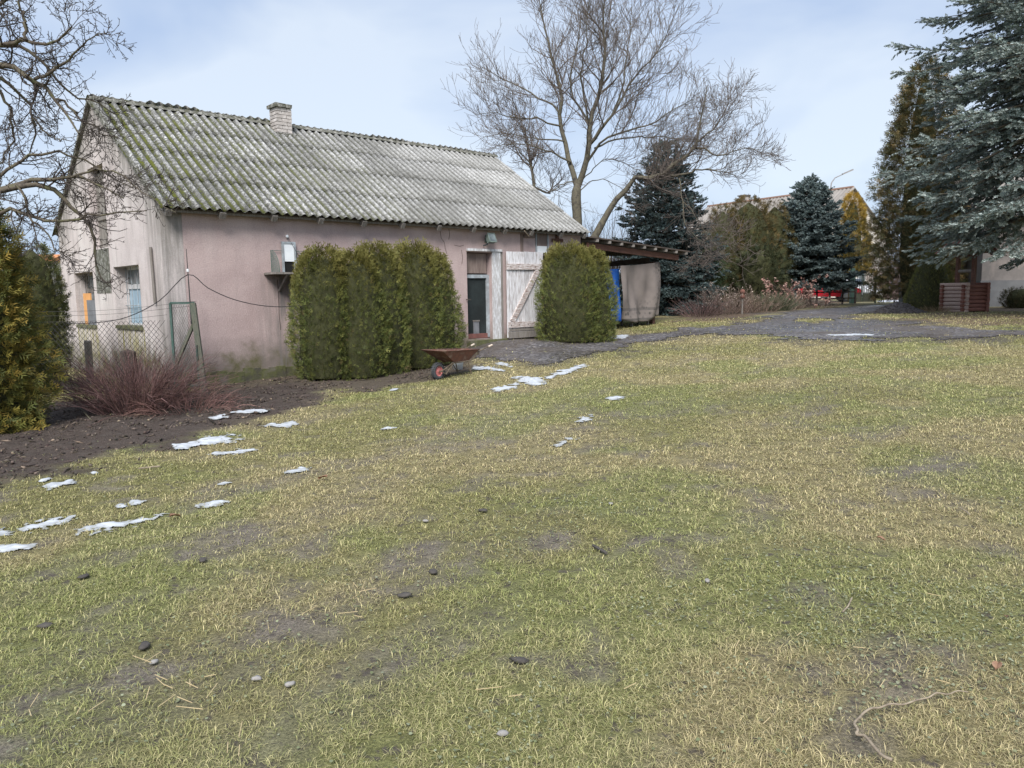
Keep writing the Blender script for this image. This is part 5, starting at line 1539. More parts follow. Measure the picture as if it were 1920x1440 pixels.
# ------------------------------------------------------------------ wire fence by the gable
FY = 12.85
fp = (-5.17, FY); fzg = tz(*fp)
fence = empty('wire_fence', (fp[0], fp[1], fzg), 0, 'sagging chain link fence with a leaning wooden end post by the gable', 'fence')
FL, FH = 4.0, 1.42
def fl_(x, z): return (x - fp[0], 0, z - fzg)
ch = MB()
x_r, x_l = -5.71, -9.6
tops = lambda x: 1.46 - .055 * (x_r - x) / 1.0 * .9 - .03 * math.sin((x_r - x) * 1.7)
step = 0.082
def seg(a, b):
    ch.tube([(a[0] - fp[0], 0, a[1] - fzg), (b[0] - fp[0], 0, b[1] - fzg)], .0036, 3, False)
k = -40
while k * step < (x_r - x_l) + 2:
    for sg_ in (1, -1):
        # a wire runs at 45 degrees; clip it to the fence panel
        x0 = x_l + k * step
        pts = []
        for q in np.linspace(0, 1.5, 7):
            x = x0 + q * .85 * sg_ + (0 if sg_ > 0 else 0); z = .02 + q
            if x_l <= x <= x_r and z <= tops(x): pts.append((x, z))
        for a, b in zip(pts[:-1], pts[1:]): seg(a, b)
    k += 1
ch.build('chain_link', 'wire', fence)
tw = MB()
for dz in (0, -.10, .07):
    pts = [(x - fp[0], 0.006, tops(x) + dz - fzg) for x in np.linspace(x_l, -5.21 if dz >= 0 else x_r, 18)]
    tw.tube(pts, .0035, 4, False)
tw.build('strand', 'wire', fence)
MB().beam((0.02, .02, -.3), (-.10, .0, 1.50), .085, .085).build('post', 'post_green', fence)
MB().beam((-.09, .04, 1.22), (-.62, .10, .20), .05, .05).build('brace', 'post_green', fence)
MB().tube([(-.13, -.03, 1.15), (-.135, -.03, 1.75), (-.14, -.03, 2.38)], [.014, .010, .006], 6).build('rod', 'wire', fence)
MB().lathe([(0, -.03), (.022, -.02), (.022, .02), (0, .03)], 8, Matrix.Translation((-.138, -.03, 2.03))).build('insulator', 'white_plastic', fence)
gt = MB(); gx0, gx1, gz0, gz1 = -.50, -.10, .12, 1.50
for a, b in (((gx0, gz0), (gx0, gz1)), ((gx1, gz0), (gx1, gz1)), ((gx0, gz1), (gx1, gz1)), ((gx0, gz0), (gx1, gz0))):
    gt.beam((a[0], .06, a[1]), (b[0], .06, b[1]), .035, .035, (0, 1, 0))
wg_ = gt.build('wicket', 'metal_green', fence)
hm = MB()
for i in range(10):
    for j in range(33):
        x = gx0 + .02 + i * .04 + (.02 if j % 2 else 0); z = gz0 + .02 + j * .041
        if x > gx1 - .02 or z > gz1 - .03: continue
        hm.tube([(x, .06, z), (x + .02, .06, z + .041)], .0017, 3, False)
        hm.tube([(x, .06, z), (x - .02 if x - .02 > gx0 else x, .06, z + .041)], .0017, 3, False)
hm.build('wicket_mesh', 'wire', wg_)
MB().box(-.075, -.05, -.06, -.03, .55, .80).build('latch', 'gate_green', fence)
# cable slung from the rod to the hedge
cab = MB()
cp_ = [at(125, 606, 12.9), at(180, 605, 12.9), at(240, 594, 12.9), at(300, 563, 12.87), at(352, 515, FY - .03), at(390, 540, 13.0), at(440, 562, 13.3), at(500, 574, 13.7), at(555, 573, 14.0), at(605, 556, 14.1)]
cab.tube([tuple(p) for p in smooth_line(cp_, 4)], .0075, 5)
tag(cab.build('slung_cable', 'cable'), 'thin dark cable slung from the fence rod across the pink wall', 'cable')
# stump and plank by the gable
st = at(243, 700, 14.2); 
m = MB().lathe([(.16, -.2), (.15, .1), (.14, .62), (.0, .66)], 12); m.v = [(x + random.uniform(-.02, .02), y + random.uniform(-.02, .02), z) for x, y, z in m.v]
tag(m.build('wood_stump', 'rail_dark', None, loc=(st[0], st[1], tz(st[0], st[1]))), 'dark upright wood stump below the blue gable window', 'stump')
m = jbox(.12, .10, .85, .01); st2 = at(168, 690, 14.6)
tag(m.build('old_post', 'wood_grey', None, loc=(st2[0], st2[1], tz(st2[0], st2[1]) + .40), rot=(.03, .02, .3)), 'short grey fence post stump below the left gable window', 'post')

# ------------------------------------------------------------------ wheelbarrow
wp = on_ground(822, 712)
fwd = math.atan2(-.78, -.63)
WBS = .78
wx, wy = wp[0] - .62 * WBS * math.cos(fwd), wp[1] - .62 * WBS * math.sin(fwd)
wb = empty('wheelbarrow', (wx, wy, tz(wx, wy)), fwd, 'rusty brown wheelbarrow with a faded red wheel rim before the hedge', 'wheelbarrow')
wb.scale = (WBS, WBS, WBS)
dzw = (wp[2] - tz(wx, wy)) / WBS
wc = (.62, 0, .19 + dzw)
tyre = MB(); prof = []
for a in np.linspace(0, 2 * math.pi, 13):
    prof.append((.145 + .05 * math.cos(a), .047 * math.sin(a)))
tyre.lathe(prof, 26, Matrix.Translation(wc), 'Y')
wh = tyre.build('wheel', 'rubber', wb, smooth=True)
MB().lathe([(0, .030), (.03, .032), (.035, .018), (.095, .010), (.108, .036), (.112, .036), (.112, -.036), (.108, -.036), (.095, -.010), (.035, -.018), (.03, -.032), (0, -.030)], 24, Matrix.Translation(wc), 'Y').build('rim', 'rim', wh)
MB().tube([(.62, -.11, wc[2]), (.62, .11, wc[2])], .013, 8).build('axle', 'rust_tube', wh)
for i in range(26):
    a = 2 * math.pi * i / 26
    MB().box(-.012, .012, -.045, .045, -.004, .006, Matrix.Translation(wc) @ Matrix.Rotation(-a, 4, 'Y') @ Matrix.Translation((0, 0, .193))).build('tread_lug', 'rubber', wh)
# tray: thin pressed sheet with sloping sides
def ring(x0, x1, y0, y1, z0, z1): return [(x0, -y0, z0), (x1, -y1, z1), (x1, y1, z1), (x0, y0, z0)]
tb = ring(-.20, .30, .20, .20, .355, .345); tt_ = ring(-.46, .80, .30, .33, .585, .635)
ti = ring(-.19, .29, .19, .19, .362, .352); tti = ring(-.452, .79, .292, .322, .588, .638)
tray = MB(); tray.add(tb + tt_ + ti + tti, [(3, 2, 1, 0), (0, 1, 5, 4), (1, 2, 6, 5), (2, 3, 7, 6), (3, 0, 4, 7), (8, 9, 10, 11), (12, 13, 9, 8), (13, 14, 10, 9), (14, 15, 11, 10), (15, 12, 8, 11), (4, 5, 13, 12), (5, 6, 14, 13), (6, 7, 15, 14), (7, 4, 12, 15)])
tr = tray.build('tray', 'rust', wb)
MB().tube([tt_[0], tt_[1], tt_[2], tt_[3], tt_[0]], .011, 7).build('rim_wire', 'rust', tr, smooth=True)
for s_ in (-1, 1):
    MB().tube([(.62, s_ * .085, wc[2]), (.50, s_ * .12, .24 + dzw), (.34, s_ * .17, .325), (-.20, s_ * .20, .335), (-.36, s_ * .235, .42), (-.52, s_ * .26, .555), (-.84, s_ * .28, .64)], .016, 8).build('frame_tube', 'rust_tube', wb, smooth=True)
    MB().tube([(-.80, s_ * .278, .629), (-.93, s_ * .286, .662)], .021, 8).build('grip', 'grip', wb)
    MB().tube([(-.16, s_ * .20, .33), (-.27, s_ * .22, .0)], .013, 7).tube([(-.02, s_ * .20, .33), (-.25, s_ * .22, .05)], .010, 7).build('leg', 'rust_tube', wb)
    MB().tube([(.30, s_ * .18, .33), (.47, s_ * .10, .10 + dzw * .6)], .012, 6).tube([(.47, s_ * .10, .10 + dzw * .6), (.62, s_ * .085, wc[2])], .012, 6).build('stay', 'rust_tube', wb)
MB().tube([(-.26, -.22, .02), (-.26, .22, .02)], .010, 6).build('crossbar', 'rust_tube', wb)
# bucket behind it
bp = on_ground(858, 693)
bu = empty('bucket', (bp[0], bp[1], bp[2]), 0, 'small white plastic bucket on the ground behind the wheelbarrow', 'bucket')
MB().lathe([(0, .0), (.095, .0), (.125, .24), (.130, .245), (.120, .25), (.092, .012), (0, .012)], 20).build('body', 'white_plastic', bu, smooth=True)
MB().tube([(.128 * math.cos(a), .03 + .06 * math.sin(a), .235 + .0 * a - .09 * math.sin(a)) for a in np.linspace(0, math.pi, 9)], .004, 5).build('handle', 'wire', bu)

# ------------------------------------------------------------------ log well
wpos = spot(1808, 24.3)
well = empty('log_well', wpos, rad(-74), 'square garden well of notched brown logs under the blue spruce', 'well')
S2 = .40; nlog = 8; lh = .118
side_meshes = []
for k_ in range(nlog):
    z = .06 + k_ * lh
    for q in range(4):
        along = q % 2
        zz = z + (lh / 2 if along else 0)
        if along and k_ == nlog - 1: continue
        off = S2 if q in (0, 1) else -S2
        ext = .11
        m = MB()
        prof = [(-.045, -.050), (.045, -.050), (.058, -.02), (.058, .02), (.045, .050), (-.045, .050), (-.058, .02), (-.058, -.02)]
        n_ = len(prof); ln_ = S2 + ext + rr.uniform(-.015, .015)
        vs = [(-ln_, a, b) for a, b in prof] + [(ln_, a, b) for a, b in prof]
        m.add(vs, [(i, (i + 1) % n_, n_ + (i + 1) % n_, n_ + i) for i in range(n_)] + [tuple(range(n_ - 1, -1, -1)), tuple(range(n_, 2 * n_))])
        # q: 0 front(-y) 1 right(+x) 2 back 3 left
        loc = (0, -off, zz) if not along else (off, 0, zz)
        m.build('log', 'wood_faded' if q == 0 else 'wood_red', well, loc=loc, rot=(0, 0, math.pi / 2 if along else 0))
for x in (-.30, .30):
    MB().box(x - .05, x + .05, -.05, .05, 0.0, 1.75).build('post', 'wood_brown', well)
MB().box(-.42, .42, -.045, .045, 1.752, 1.84).build('cross_beam', 'wood_brown', well)
for s_ in (-1, 1):
    for x in (-.36, .36):
        MB().beam((x, 0, 2.22), (x, s_ * .62, 1.80), .05, .07).build('rafter', 'wood_brown', well)
    for i in range(5):
        f0 = i / 5; f1 = (i + 1) / 5 - .01
        MB().beam((-.6, s_ * (.03 + .62 * (f0 + f1) / 2), 2.28 - .43 * (f0 + f1) / 2), (.6, s_ * (.03 + .62 * (f0 + f1) / 2), 2.28 - .43 * (f0 + f1) / 2), .135, .02, (0, s_ * .56, .82)).build('roof_board', 'wood_red', well)
MB().tube([(-.28, 0, 1.30), (.28, 0, 1.30)], .05, 10).build('windlass', 'wood_grey', well)

# ------------------------------------------------------------------ house at the right edge
hx, hy = at(1838, 560, 29)[0], 29.0
hz = tz(hx, hy)
house = empty('rendered_house', (hx, hy, hz), rad(-4), 'grey rendered house wall with cement plinth at the right edge', 'house')
MB().box(0, 9, 0, 7, .98, 3.3).build('wall', 'house_grey', house)
MB().box(-.04, 9.04, -.04, 7.04, -.4, .98).build('plinth', 'house_plinth', house)
m = MB(); m.add([(-.3, -.4, 3.3), (9.3, -.4, 3.3), (9.3, 3.5, 6.0), (-.3, 3.5, 6.0), (9.3, 7.4, 3.3), (-.3, 7.4, 3.3)], [(0, 1, 2, 3), (3, 2, 4, 5), (0, 3, 5), (1, 4, 2), (0, 5, 4, 1)])
m.build('roof', 'far_roof', house)
w_ = MB().box(3.2, 3.28, -.05, -.003, 1.5, 2.8).box(4.3, 4.38, -.05, -.003, 1.5, 2.8).box(3.28, 4.3, -.05, -.003, 2.72, 2.8).box(3.28, 4.3, -.05, -.003, 1.5, 1.58).build('window', 'paint_white', house)
MB().box(3.28, 4.3, -.03, -.02, 1.58, 2.72).build('pane', 'glass', w_)

# ------------------------------------------------------------------ far house with the long roof
fh_o = at(1590, 560, 60); 
ex = np.array([-.545, .84]); ex /= np.linalg.norm(ex)
fh = empty('far_house', (float(fh_o[0]), 60.0, tz(fh_o[0], 60)), math.atan2(ex[1], ex[0]), 'cream gabled house with a long ribbed roof behind the spruces', 'house')
FLn, FWd, FE, FR = 14.3, 5.0, 4.7, 8.3
m = MB(); g = [(-FWd, -.3), (FWd, -.3), (FWd, FE), (0, FR - .05), (-FWd, FE)]
m.add([(0, y, z) for y, z in g] + [(FLn, y, z) for y, z in g], [(0, 1, 2, 3, 4), (9, 8, 7, 6, 5)] + [(i, (i + 1) % 5, 5 + (i + 1) % 5, 5 + i) for i in range(5)])
m.build('wall', 'house_cream', fh)
rp = MB().beam((-.1, 0, FR + .09), (FLn + .2, 0, FR + .09), .22, .12).build('roof', 'far_ridge', fh)
nr = 44
rs_ = (FR - FE) / FWd
for s_ in (-1, 1):
    for i in range(nr):
        a = -.25 + (FLn + .5) * i / nr; b = -.25 + (FLn + .5) * (i + 1) / nr; mid = (a + b) / 2
        m = MB()
        y1_, z1_ = s_ * (FWd + .4), FE - .4 * rs_
        m.add([(a, 0, FR + .02), (mid, 0, FR + .10), (b, 0, FR + .02), (a, y1_, z1_ + .02), (mid, y1_, z1_ + .10), (b, y1_, z1_ + .02), (a, 0, FR - .03), (b, 0, FR - .03), (a, y1_, z1_ - .03), (b, y1_, z1_ - .03)],
              [(0, 1, 4, 3), (1, 2, 5, 4), (6, 8, 9, 7), (3, 4, 5, 9, 8), (0, 6, 7, 2, 1), (0, 3, 8, 6), (2, 7, 9, 5)])
        m.build('roof_rib', 'far_roof', rp)
MB().box(10.5, 11.2, -.9, -.3, 7.0, 8.9).build('chimney', 'brick', fh)
MB().box(10.42, 11.28, -.98, -.22, 8.9, 9.0).build('chimney_cap', 'mortar', fh)
for (y, z) in ((-1.6, 1.2), (1.4, 1.2), (0, 4.6)):
    w_ = MB().box(-.04, -.003, y - .55, y + .55, z, z + 1.3).build('window', 'paint_white', fh); MB().box(-.055, -.041, y - .45, y + .45, z + .1, z + 1.2).build('pane', 'glass', fh.children[0] if False else w_)
for z in (6.3, 5.5):
    MB().tube([(-.02, -1.0, z), (-1.1, -1.0, z + .05)], .03, 6).build('wire_bracket', 'wire', fh)
# small house with an orange roof far left
oh = at(42, 560, 85)
oo = empty('orange_roof_house', (float(oh[0]), 85.0, tz(oh[0], 85)), .2, 'distant house with an orange roof left of the gable', 'house')
MB().box(-4, 4, -3, 3, -.3, 5.2).build('wall', 'house_cream', oo)
m = MB(); m.add([(-4.3, -3.4, 5.1), (4.3, -3.4, 5.1), (4.3, 0, 5.95), (-4.3, 0, 5.95), (4.3, 3.4, 5.1), (-4.3, 3.4, 5.1)], [(0, 1, 2, 3), (3, 2, 4, 5), (0, 3, 5), (1, 4, 2), (0, 5, 4, 1)]); m.build('roof', 'orange_roof', oo)

# ------------------------------------------------------------------ street lamp
lp = at(1550, 560, 72); lz = tz(lp[0], 72)
sl_o = empty('street_lamp', (float(lp[0]), 72.0, lz), 0, 'slim street lamp arching over the far house roof', 'street lamp')
MB().tube([(0, 0, 0), (0, 0, 9.6), (.08, 0, 10.3), (.4, 0, 10.75), (1.1, 0, 11.05)], [.10, .07, .055, .05, .045], 8).build('pole', 'lamp_grey', sl_o, smooth=True)
MB().beam((1.05, 0, 11.05), (2.0, 0, 11.45), .22, .13).build('lamp_head', 'lamp_grey', sl_o)

# ------------------------------------------------------------------ gate
gd = 38.0
def gp(px): 
    p = at(px, 560, gd); return np.array([p[0], gd])
a_, b_, c_ = gp(1597), gp(1616), gp(1641)
gzz = tz(a_[0], gd)
gate = empty('yard_gate', (float(a_[0]), gd, gzz), 0, 'green iron yard gate of upright bars at the end of the drive', 'gate')
MB().box(-.085, .085, -.085, .085, -.3, 1.72).build('post', 'metal_green', gate)
MB().box(c_[0] - a_[0] - .03, c_[0] - a_[0] + .03, -.03, .03, -.3, 1.45).build('post', 'gate_green', gate)
def leaf(x0, x1):
    m = MB().box(x0, x0 + .04, -.02, .02, .08, 1.40).box(x1 - .04, x1, -.02, .02, .08, 1.40).box(x0 + .04, x1 - .04, -.02, .02, 1.36, 1.40).box(x0 + .04, x1 - .04, -.02, .02, .50, .54).box(x0 + .04, x1 - .04, -.02, .02, .95, .98).build('leaf', 'gate_green', gate)
    MB().box(x0 + .04, x1 - .04, -.008, .008, .08, .495).build('panel', 'post_green', m)
    n_ = max(3, int((x1 - x0) / .095))
    for i in range(1, n_):
        x = x0 + (x1 - x0) * i / n_
        MB().box(x - .011, x + .011, -.011, .011, .545, 1.355).build('bar', 'gate_green', m)
leaf(.11, b_[0] - a_[0] - .01); leaf(b_[0] - a_[0] + .02, c_[0] - a_[0] - .04)
lf = empty('low_fence', (float(gp(1500)[0]), gd - .5, gzz), 0, 'low dark rail fence in front of the red car', 'fence')
wL = float(gp(1595)[0] - gp(1500)[0])
for i in range(5): MB().box(wL * i / 4 - .035, wL * i / 4 + .035, -.035, .035, -.2, .72).build('post', 'rail_dark', lf)
for z in (.28, .58): MB().box(0, wL, -.057, -.037, z - .03, z + .03).build('rail', 'rail_dark', lf)

# ------------------------------------------------------------------ cars
def car(loc, rz, paint, label):
    """side-on saloon: nose at +x"""
    root = empty('parked_car', loc, rz, label, 'car', 'cars parked beyond the fence')
    L2, Wd = 2.15, .86
    low = [(-2.1, .32), (-2.12, .62), (-2.02, .86), (-1.2, .95), (.9, .93), (1.55, .86), (2.02, .72), (2.12, .55), (2.08, .30)]
    m = MB(); vs = []
    for s_, kk in ((-1, 1.0), (1, 1.0)):
        for x, z in low: vs.append((x, s_ * (Wd if z < .85 else Wd - .05), z))
    n_ = len(low)
    fs = [tuple(range(n_)), tuple(range(2 * n_ - 1, n_ - 1, -1))] + [(i, n_ + i, n_ + (i + 1) % n_, (i + 1) % n_) for i in range(n_)]
    m.add(vs, fs); body = m.build('body', paint, root)
    cab_ = [(-1.75, .93), (-1.25, 1.36), (-.2, 1.44), (.35, 1.38), (1.05, .93)]
    m = MB(); vs = [(x, s_ * (Wd - .06 - (.16 if z > 1 else 0)), z) for s_ in (-1, 1) for x, z in cab_]; n_ = len(cab_)
    m.add(vs, [tuple(range(n_)), tuple(range(2 * n_ - 1, n_ - 1, -1))] + [(i, n_ + i, n_ + (i + 1) % n_, (i + 1) % n_) for i in range(n_)]); m.build('cabin', paint, root)
    for s_ in (-1, 1):
        for pts in ([(-1.45, .99), (-1.15, 1.29), (-.35, 1.36), (-.35, .99)], [(-.25, .99), (-.25, 1.36), (.28, 1.31), (.80, .99)]):
            y = lambda z: s_ * (Wd - .06 - .16 * (z - .93) / .45 + .004)
            m = MB(); m.add([(x, y(z), z) for x, z in pts] + [(x, y(z) - s_ * .012, z) for x, z in pts], [(0, 1, 2, 3), (7, 6, 5, 4)] + [(i, 4 + i, 4 + (i + 1) % 4, (i + 1) % 4) for i in range(4)]); m.build('window', 'car_glass', root)
        MB().box(1.80, 2.06, s_ * .55 - .17, s_ * .55 + .17, .62, .74).build('headlight', 'chrome', root)
        MB().box(-2.13, -2.0, s_ * .6 - .15, s_ * .6 + .15, .66, .80).build('tail_light', 'rim', root)
        MB().box(.62, .80, s_ * (Wd + .09) - .07, s_ * (Wd + .09) + .07, .95, 1.05).build('mirror', paint, root)
        for x in (-1.3, 1.32):
            w_ = MB().lathe([(.18, -.09), (.29, -.10), (.315, -.06), (.315, .06), (.29, .10), (.18, .09)], 18, Matrix.Translation((x, s_ * (Wd - .07), .315)), 'Y').build('wheel', 'rubber', root)
            MB().lathe([(0, -.095), (.12, -.10), (.19, -.085), (.19, .085), (.12, .10), (0, .095)], 14, Matrix.Translation((x, s_ * (Wd - .07), .315)), 'Y').build('rim', 'chrome', w_)
    m = MB(); m.add([(.42, -.62, 1.36), (.42, .62, 1.36), (1.03, .74, .955), (1.03, -.74, .955)], [(0, 1, 2, 3)]); m.v = [(x + .015, y, z + .012) for x, y, z in m.v]; m.build('windscreen', 'car_glass', root)
    MB().box(2.06, 2.11, -.45, .45, .40, .52).build('grille', 'rubber', root)
    MB().box(2.125, 2.135, -.26, .26, .42, .50).build('number_plate', 'car_white', root)
    return root
cpx = at(1535, 560, 44)
car((float(cpx[0]), 44.0, tz(cpx[0], 44)), rad(-14), 'car_red', 'bright red car parked behind the blue spruce')
cpx = at(1612, 560, 53)
car((float(cpx[0]) - .8, 53.0, tz(cpx[0], 53)), rad(-60), 'car_white', 'pale white car glimpsed through the gate bars')

# ------------------------------------------------------------------ pile of dark gravel by the drive
pc = on_ground(1684, 586)
rg = np.random.default_rng(77)
lump = [MB() for _ in range(3)]
T = []
for i in range(3):
    r0 = np.random.default_rng(i)
    T.append(np.array([unit(r0.normal(size=3)) * r0.uniform(.8, 1.1) for _ in range(6)]))
OCT = np.array([(0, 2, 4), (2, 1, 4), (1, 3, 4), (3, 0, 4), (2, 0, 5), (1, 2, 5), (3, 1, 5), (0, 3, 5)])
OV = np.array([(1, 0, 0), (-1, 0, 0), (0, 1, 0), (0, -1, 0), (0, 0, 1), (0, 0, -1)], float)
nst = 900
a = rg.uniform(0, 6.28, nst); q = np.sqrt(rg.uniform(0, 1, nst))
O = np.stack([np.cos(a) * q * .85, np.sin(a) * q * .85, .42 * (1 - q) ** 1.1 * rg.uniform(.75, 1.02, nst)], 1)
s = rg.uniform(.025, .055, nst)[:, None]
X = unit(rg.normal(size=(nst, 3))); Z = unit(np.cross(X, rg.normal(size=(nst, 3)))); Y = np.cross(Z, X)
pile = empty('gravel_pile', (pc[0], pc[1], pc[2] - .02), 0, 'small heap of dark gravel beside the drive near the cone conifer', 'gravel heap')
lumps = link('lumps', np_mesh('lumps', replicate(OV, O, X * s, Y * s * .8, Z * s * .7), rep_faces(OCT, 6, nst)), MAT['coal'], pile); lumps['kind'] = 'stuff'
MB().lathe([(.85, -.05), (.55, .12), (.25, .27), (0, .37)], 18).build('heap', 'coal', pile, smooth=True)

# terracotta finial in the flower bed
tf = spot(1392, 26.2)
fi = empty('garden_finial', tf, 0, 'reddish terracotta finial on a short post in the flower bed', 'ornament')
MB().lathe([(.03, -.1), (.028, .50), (.05, .52), (.05, .54)], 12).build('post', 'wood_grey', fi)
MB().lathe([(0, .54), (.05, .545), (.08, .58), (.085, .62), (.065, .67), (.045, .69), (.07, .72), (.09, .77), (.075, .83), (.035, .86), (0, .865)], 16).build('knob', 'terracotta', fi, smooth=True)

# ------------------------------------------------------------------ thawing snow
MAT['snow'] = vcol('grainy_old_snow', .65, .3)
def snow(pts, hw_, label, hgt=.011):
    hw_ = hw_ * .88
    pts = np.array(pts, float)
    n_ = 10
    d = np.concatenate([[0], np.cumsum(np.linalg.norm(np.diff(pts, axis=0), axis=1))]); t = np.linspace(0, d[-1], n_)
    P = np.stack([np.interp(t, d, pts[:, 0]), np.interp(t, d, pts[:, 1])], 1)
    taper = np.sqrt(np.clip(1 - (2 * np.linspace(0, 1, n_) - 1) ** 4, .12, 1)) * hw_
    poly = [on_ground(p[0], p[1] - w_) for p, w_ in zip(P, taper)] + [on_ground(p[0], p[1] + w_) for p, w_ in zip(P[::-1], taper[::-1])]
    poly = np.array(poly)[:, :2]
    size = max(np.ptp(poly[:, 0]), np.ptp(poly[:, 1]))
    st_ = float(np.clip(size / 70, .012, .05))
    xs_ = np.arange(poly[:, 0].min() - .15, poly[:, 0].max() + .15, st_); ys_ = np.arange(poly[:, 1].min() - .15, poly[:, 1].max() + .15, st_)
    A, B_ = np.meshgrid(xs_, ys_); ax, ay = A.ravel(), B_.ravel()
    wid_ = max(.03, min(np.ptp(poly[:, 1]), np.ptp(poly[:, 0])) * .5)
    sdv = sdf_poly(poly, ax, ay) + (fbm(ax * 5, ay * 5, 91, 4) - .5) * min(.42, wid_ * 1.4) + (fbm(ax * 18, ay * 18, 92, 3) - .5) * min(.26, wid_ * 1.6)
    h_ = hgt * sstep(.01, -min(.14, wid_), sdv) * (.7 + .6 * fbm(ax * 9, ay * 9, 93, 3))
    gm = (sdv < 0.0).reshape(A.shape)
    k_ = gm[:-1, :-1] & gm[1:, :-1] & gm[:-1, 1:] & gm[1:, 1:]
    nx = len(xs_)
    i_ = (np.arange(len(ys_) - 1)[:, None] * nx + np.arange(nx - 1)[None, :])[k_]
    if len(i_) == 0: return
    F = np.stack([i_, i_ + 1, i_ + nx + 1, i_ + nx], 1)
    us_, iv = np.unique(F.ravel(), return_inverse=True)
    V = np.stack([ax, ay, terrain(ax, ay) + (fbm(ax * 6, ay * 6, 71, 3) - .5) * .014 + .010 + h_], 1)[us_]
    c0_ = V.mean(0); c0_[2] = V[:, 2].min()
    k_h = np.clip(h_[us_] / (hgt * .95), 0, 1)[:, None] ** .7
    grain = (.62 + .62 * fbm(V[:, 0] * 24, V[:, 1] * 24, 95, 3))[:, None]
    sc_ = (np.array([.27, .27, .24]) * (1 - k_h) + np.array([.54, .57, .61]) * k_h) * np.clip(grain, 0, 1.05)
    o = link('snow_patch', np_mesh('snow_patch', V - c0_, iv.reshape(-1, 4), np.clip(sc_, 0, .92), smooth=True), MAT['snow'], None, tuple(c0_))
    tag(o, label, 'snow', 'thawing snow left on the lawn')
    SNOW_POLYS.append(poly)
SNOW_POLYS = []
for pts, hw_, lab in [
    ([(-30, 1008), (60, 990), (150, 970)], 7, 'long snow streak cut by the left edge of the photo'),
    ([(165, 998), (240, 983), (335, 964)], 9, 'longest thick snow streak in the lawn at left'),
    ([(338, 960), (380, 951), (425, 942)], 5, 'thin snow streak continuing the longest one to the right'),
    ([(-30, 1036), (60, 1027)], 7, 'short snow streak at the left edge, nearest to the camera'),
    ([(85, 914), (120, 910), (150, 907)], 7, 'rounded snow patch at the mud edge at far left'),
    ([(65, 908), (98, 900)], 4, 'tiny snow scrap left of the rounded patch'),
    ([(166, 889), (190, 886)], 4, 'tiny snow scrap on a dark clod right of the rounded patch'),
    ([(222, 953), (240, 950)], 4, 'small snow scrap above the longest streak'),
    ([(243, 947), (275, 943)], 5, 'small bright snow patch above the longest streak'),
    ([(330, 840), (370, 833), (400, 828), (460, 818)], 9, 'broad broken snow patch at the mud edge below the red bush'),
    ([(395, 853), (435, 850), (478, 846)], 4, 'narrow snow streak just below the broad broken patch'),
    ([(395, 785), (430, 780)], 5, 'small snow patch on the mud right of the red bush'),
    ([(438, 776), (470, 772), (502, 769)], 4, 'farthest snow streak on the mud right of the red bush'),
    ([(490, 800), (525, 799), (562, 795)], 4, 'faint snow streak where the mud meets the lawn'),
    ([(528, 888), (550, 888), (576, 881)], 6, 'lone wedge of snow in the middle of the left lawn'),
    ([(405, 910), (447, 905)], 3.5, 'thin snow scrap left of the lone wedge'),
    ([(968, 712), (995, 716), (1022, 715)], 9, 'biggest round snow patch before the doors'),
    ([(1022, 710), (1060, 697), (1102, 685)], 6, 'snow streak running from the round patch toward the gravel'),
    ([(918, 732), (955, 727), (985, 722)], 5, 'snow streak left of and below the round patch'),
    ([(882, 691), (915, 692), (950, 697)], 4, 'snow streak right beside the wheelbarrow legs'),
    ([(922, 683), (964, 686)], 3.5, 'thin snow streak at the gravel edge before the screened door'),
    ([(1040, 836), (1058, 829), (1080, 821)], 5, 'nearest small snow wedge in the middle lawn'),
    ([(1083, 791), (1117, 780)], 5, 'middle small snow wedge in the middle lawn'),
    ([(1131, 749), (1180, 745)], 4, 'farthest small snow wedge in the middle lawn'),
    ([(1138, 635), (1182, 631)], 4, 'grey snow on the gravel right of the round thuja'),
    ([(1545, 629.5), (1600, 628.5), (1652, 629)], 1.6, 'icy snow line on the drive at right'),
    ([(715, 806), (742, 803)], 2.5, 'faint snow fleck in the lawn below the hedge'),
    ([(728, 733), (750, 731)], 2.5, 'faint snow fleck at the foot of the hedge'),
    ([(1645, 565.5), (1705, 563)], 2.5, 'snowy strip beyond the gate'),
]:
    snow(pts, hw_, lab)

# ------------------------------------------------------------------ things lying on the lawn
def on_lawn(px, py, dz=0.0):
    p = on_ground(px, py); return (p[0], p[1], p[2] + .012 + dz)
def debris(name, mat, spots, labels, cat, group, size, flat=.5, jit=.25):
    for (px, py), lab in zip(spots, labels):
        r0 = np.random.default_rng(int(px) * 7 + int(py))
        V = []
        F = []
        nn = 8; rings_ = [(-.4, .7), (0, 1), (.5, .75)]
        for z, w_ in rings_:
            for k_ in range(nn):
                a_ = 2 * math.pi * k_ / nn; w2_ = w_ * (1 + r0.normal() * jit * .5)
                V.append((w2_ * math.cos(a_) * 1.2, w2_ * math.sin(a_) * .8, z * flat + r0.normal() * .06))
        V += [(0, 0, -.5 * flat), (0.1, 0, .75 * flat)]
        for j_ in range(2):
            for k_ in range(nn): F.append((j_ * nn + k_, j_ * nn + (k_ + 1) % nn, (j_ + 1) * nn + (k_ + 1) % nn, (j_ + 1) * nn + k_))
        me = bpy.data.meshes.new(name)
        me.from_pydata([tuple(np.array(v) * size) for v in V], [], F + [(3 * nn, (k_ + 1) % nn, k_) for k_ in range(nn)] + [(3 * nn + 1, 2 * nn + k_, 2 * nn + (k_ + 1) % nn) for k_ in range(nn)])
        me.polygons.foreach_set('use_smooth', [True] * len(me.polygons))
        o = link(name, me, MAT[mat], None, on_lawn(px, py, size * .2), (0, 0, r0.uniform(0, 6)))
        tag(o, lab, cat, group)
